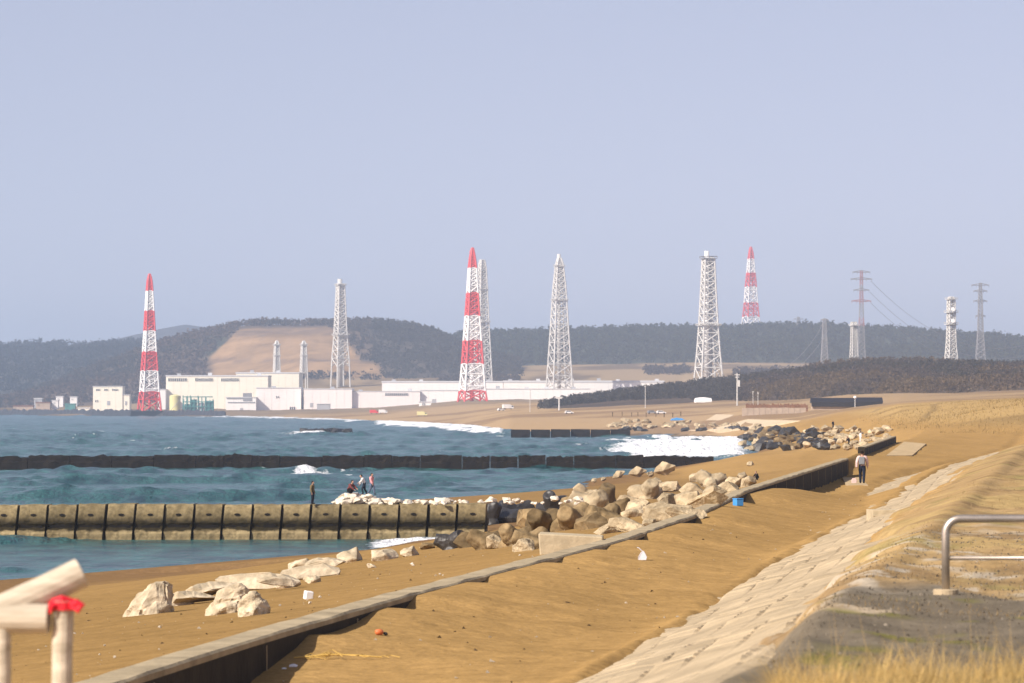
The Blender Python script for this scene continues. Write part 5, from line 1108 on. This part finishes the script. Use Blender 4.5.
# ------------------------------------------------------------------ grass, gravel
def blades(name, label, xs, ys, zs, ln, wd, cols, lean=.5):
    n = len(xs); K = 4; a = rng.random(n)*6.283; l = ln*(.5+.9*rng.random(n)); le = lean*(.3+1.4*rng.random(n))
    dx, dy = np.cos(a), np.sin(a); t = np.linspace(0, 1, K); co = np.zeros((n, K, 2, 3))
    for i, tt in enumerate(t):
        cx = xs+dx*l*le*tt**1.8; cy = ys+dy*l*le*tt**1.8; cz = zs-.02+l*np.sqrt(np.maximum(.15, 1-le**2*.6))*tt*(1-.25*le*tt)
        w = wd*(1-tt*.9)
        for s, sg in ((0, -1), (1, 1)): co[:, i, s] = np.stack([cx-dy*w*sg, cy+dx*w*sg, cz], -1)
    base = np.arange(n)[:, None, None]*K*2; q = np.stack([np.arange(K-1)*2, np.arange(K-1)*2+1, np.arange(K-1)*2+3, np.arange(K-1)*2+2], -1)[None]
    me = raw_mesh(name, co.reshape(-1, 3), (base+q).reshape(-1), 4); color_attr(me, 'Col', np.repeat(cols*(.7+.6*rng.random((n, 1))), K*2, axis=0))
    o = link(name, me, M['grass']); tag(o, label, 'grass', kind='stuff')
n = 34000; px = rng.uniform(770, 1120, n); ys = rng.uniform(22, 32.5, n); xs = wx(px, ys)
ok = (rng.random(n) < .25+.75*sstep(.42, .55, fbm(xs*2.2, ys*1.2, 140))) & (ys < 32.5-1.8*sstep(900, 800, px)+ .6*fbm(xs*3, ys*0, 141))
xs, ys = xs[ok], ys[ok]
blades('dry_grass', 'golden dry grass at the lower right corner', xs, ys, H(xs, ys), .34*(.5+.9*fbm(xs*1.6, ys*.8, 144)), .003, np.array([(.62, .44, .17)])*(.75+.5*fbm(xs*2.5, ys*1.2, 145))[:, None], .98)
n = 500; px = rng.uniform(800, 1060, n); ys = rng.uniform(27, 33, n); xs = wx(px, ys)
blades('grass_stalks', 'tall thin dry stalks rising out of the golden grass', xs[:60], ys[:60], H(xs, ys)[:60], .55, .0028, np.tile([(.56, .40, .18)], (60, 1)), .5)
n = 15000; ys = np.exp(rng.uniform(math.log(42), math.log(210), n)); px = rng.uniform(800, 1060, n); xs = wx(px, ys); a = (xs-toe(ys))/(crest(ys)-toe(ys))
ok = (a > .86+.15*(rng.random(n)-.5)) & (fbm(xs*.6, ys*.2, 143) > .47+.10*sstep(75, 110, ys))
xs, ys = xs[ok], ys[ok]; gcol = np.where((fbm(xs*.7, ys*.25, 45) > .62)[:, None], np.array([(.23, .20, .075)]), np.array([(.38, .265, .125)]))
blades('bank_grass', 'sparse short dry grass tufts on the bank behind the handrail', xs, ys, H(xs, ys), .07, .006, gcol, .9)
n = 5000; ys = rng.uniform(33, 75, n); px = rng.uniform(770, 1050, n); xs = wx(px, ys); a = (xs-toe(ys))/(crest(ys)-toe(ys)); ok = a > .8+.25*rng.random(n); xs, ys = xs[ok], ys[ok]; zs = H(xs, ys); n = len(xs)
s = (.006+.016*rng.random(n)**4); d = rng.normal(size=(n, 4, 3)); d /= np.linalg.norm(d, axis=-1, keepdims=True)
d = np.array([(1, 0, -.3), (-.5, .87, -.3), (-.5, -.87, -.3), (0, 0, .9)])[None]+rng.normal(size=(n, 4, 3))*.25
co = np.stack([xs, ys, zs+.3*s], -1)[:, None]+d*s[:, None, None]; f_tri = np.array([(0, 1, 3), (1, 2, 3), (2, 0, 3), (0, 2, 1)]); idx = (np.arange(n)[:, None, None]*4+f_tri[None]).reshape(-1)
me = raw_mesh('gravel', co.reshape(-1, 3), idx, 3); gc = np.where(rng.random((n, 1)) < .10, np.array([(.5, .43, .33)]), np.array([(.25, .21, .155)])); color_attr(me, 'Col', np.repeat(gc, 4, axis=0)); o = link('gravel', me, M['grass']); tag(o, 'loose gravel scattered over the grey bank top', 'gravel', kind='stuff')

n = 26000; ys = np.exp(rng.uniform(math.log(300), math.log(1000), n)); px = rng.uniform(860, 1110, n); xs = wx(px, ys); zs = H(xs, ys)
ok = (zs > 6.3) & (fbm(xs*.05, ys*.02, 150)+.2*rng.random(n) > .58) & ((xs-crest(ys) > 0) | (ys > 420)); xs, ys, zs = xs[ok], ys[ok], zs[ok]
blades('dune_grass', 'scrubby dry grass in patches over the far right dunes', xs, ys, zs, .42, .035, np.where((rng.random((len(xs), 1)) < .25), np.array([(.26, .19, .08)]), np.array([(.42, .295, .12)])), .9)
n = 1500; ys = np.exp(rng.uniform(math.log(52), math.log(240), n)); u = rng.uniform(-14, 5, n); xs = wall(ys)+u; ok = (u < -.8) | ((u > .3) & (xs < toe(ys))); xs, ys = xs[ok], ys[ok]; zs = H(xs, ys); n = len(xs)
s_ = (.008+.03*rng.random(n)**4); d = np.array([(1.4, 0, -.3), (-.7, .87, -.3), (-.7, -.87, -.3), (0, 0, .7)])[None]+rng.normal(size=(n, 4, 3))*.3
co = np.stack([xs, ys, zs+.3*s_], -1)[:, None]+d*s_[:, None, None]; idx = (np.arange(n)[:, None, None]*4+f_tri[None]).reshape(-1)
me = raw_mesh('shell_litter', co.reshape(-1, 3), idx, 3); gc = np.where(rng.random((n, 1)) < .45, np.array([(.6, .52, .4)]), np.array([(.13, .085, .045)])); color_attr(me, 'Col', np.repeat(gc, 4, axis=0)); o = link('shell_litter', me, M['grass']); tag(o, 'tiny shells, chips and twigs scattered over the sand', 'litter', kind='stuff')

# ------------------------------------------------------------------ haze
m = bpy.data.materials.new('haze_air'); m.use_nodes = True; nt = m.node_tree; nt.nodes.clear(); out = nt.nodes.new('ShaderNodeOutputMaterial'); pv = nt.nodes.new('ShaderNodeVolumePrincipled')
pv.inputs['Color'].default_value = (.66, .79, 1.0, 1); pv.inputs['Density'].default_value = 1.0e-4; pv.inputs['Anisotropy'].default_value = .25
nt.links.new(pv.outputs[0], out.inputs['Volume'])
mb = MB(); mb.box(-5400, 5400, -30, 14600, -4.0, 262); o = mb.build('haze', m); tag(o, 'thin pale sea haze over the whole shore', 'haze', kind='stuff')
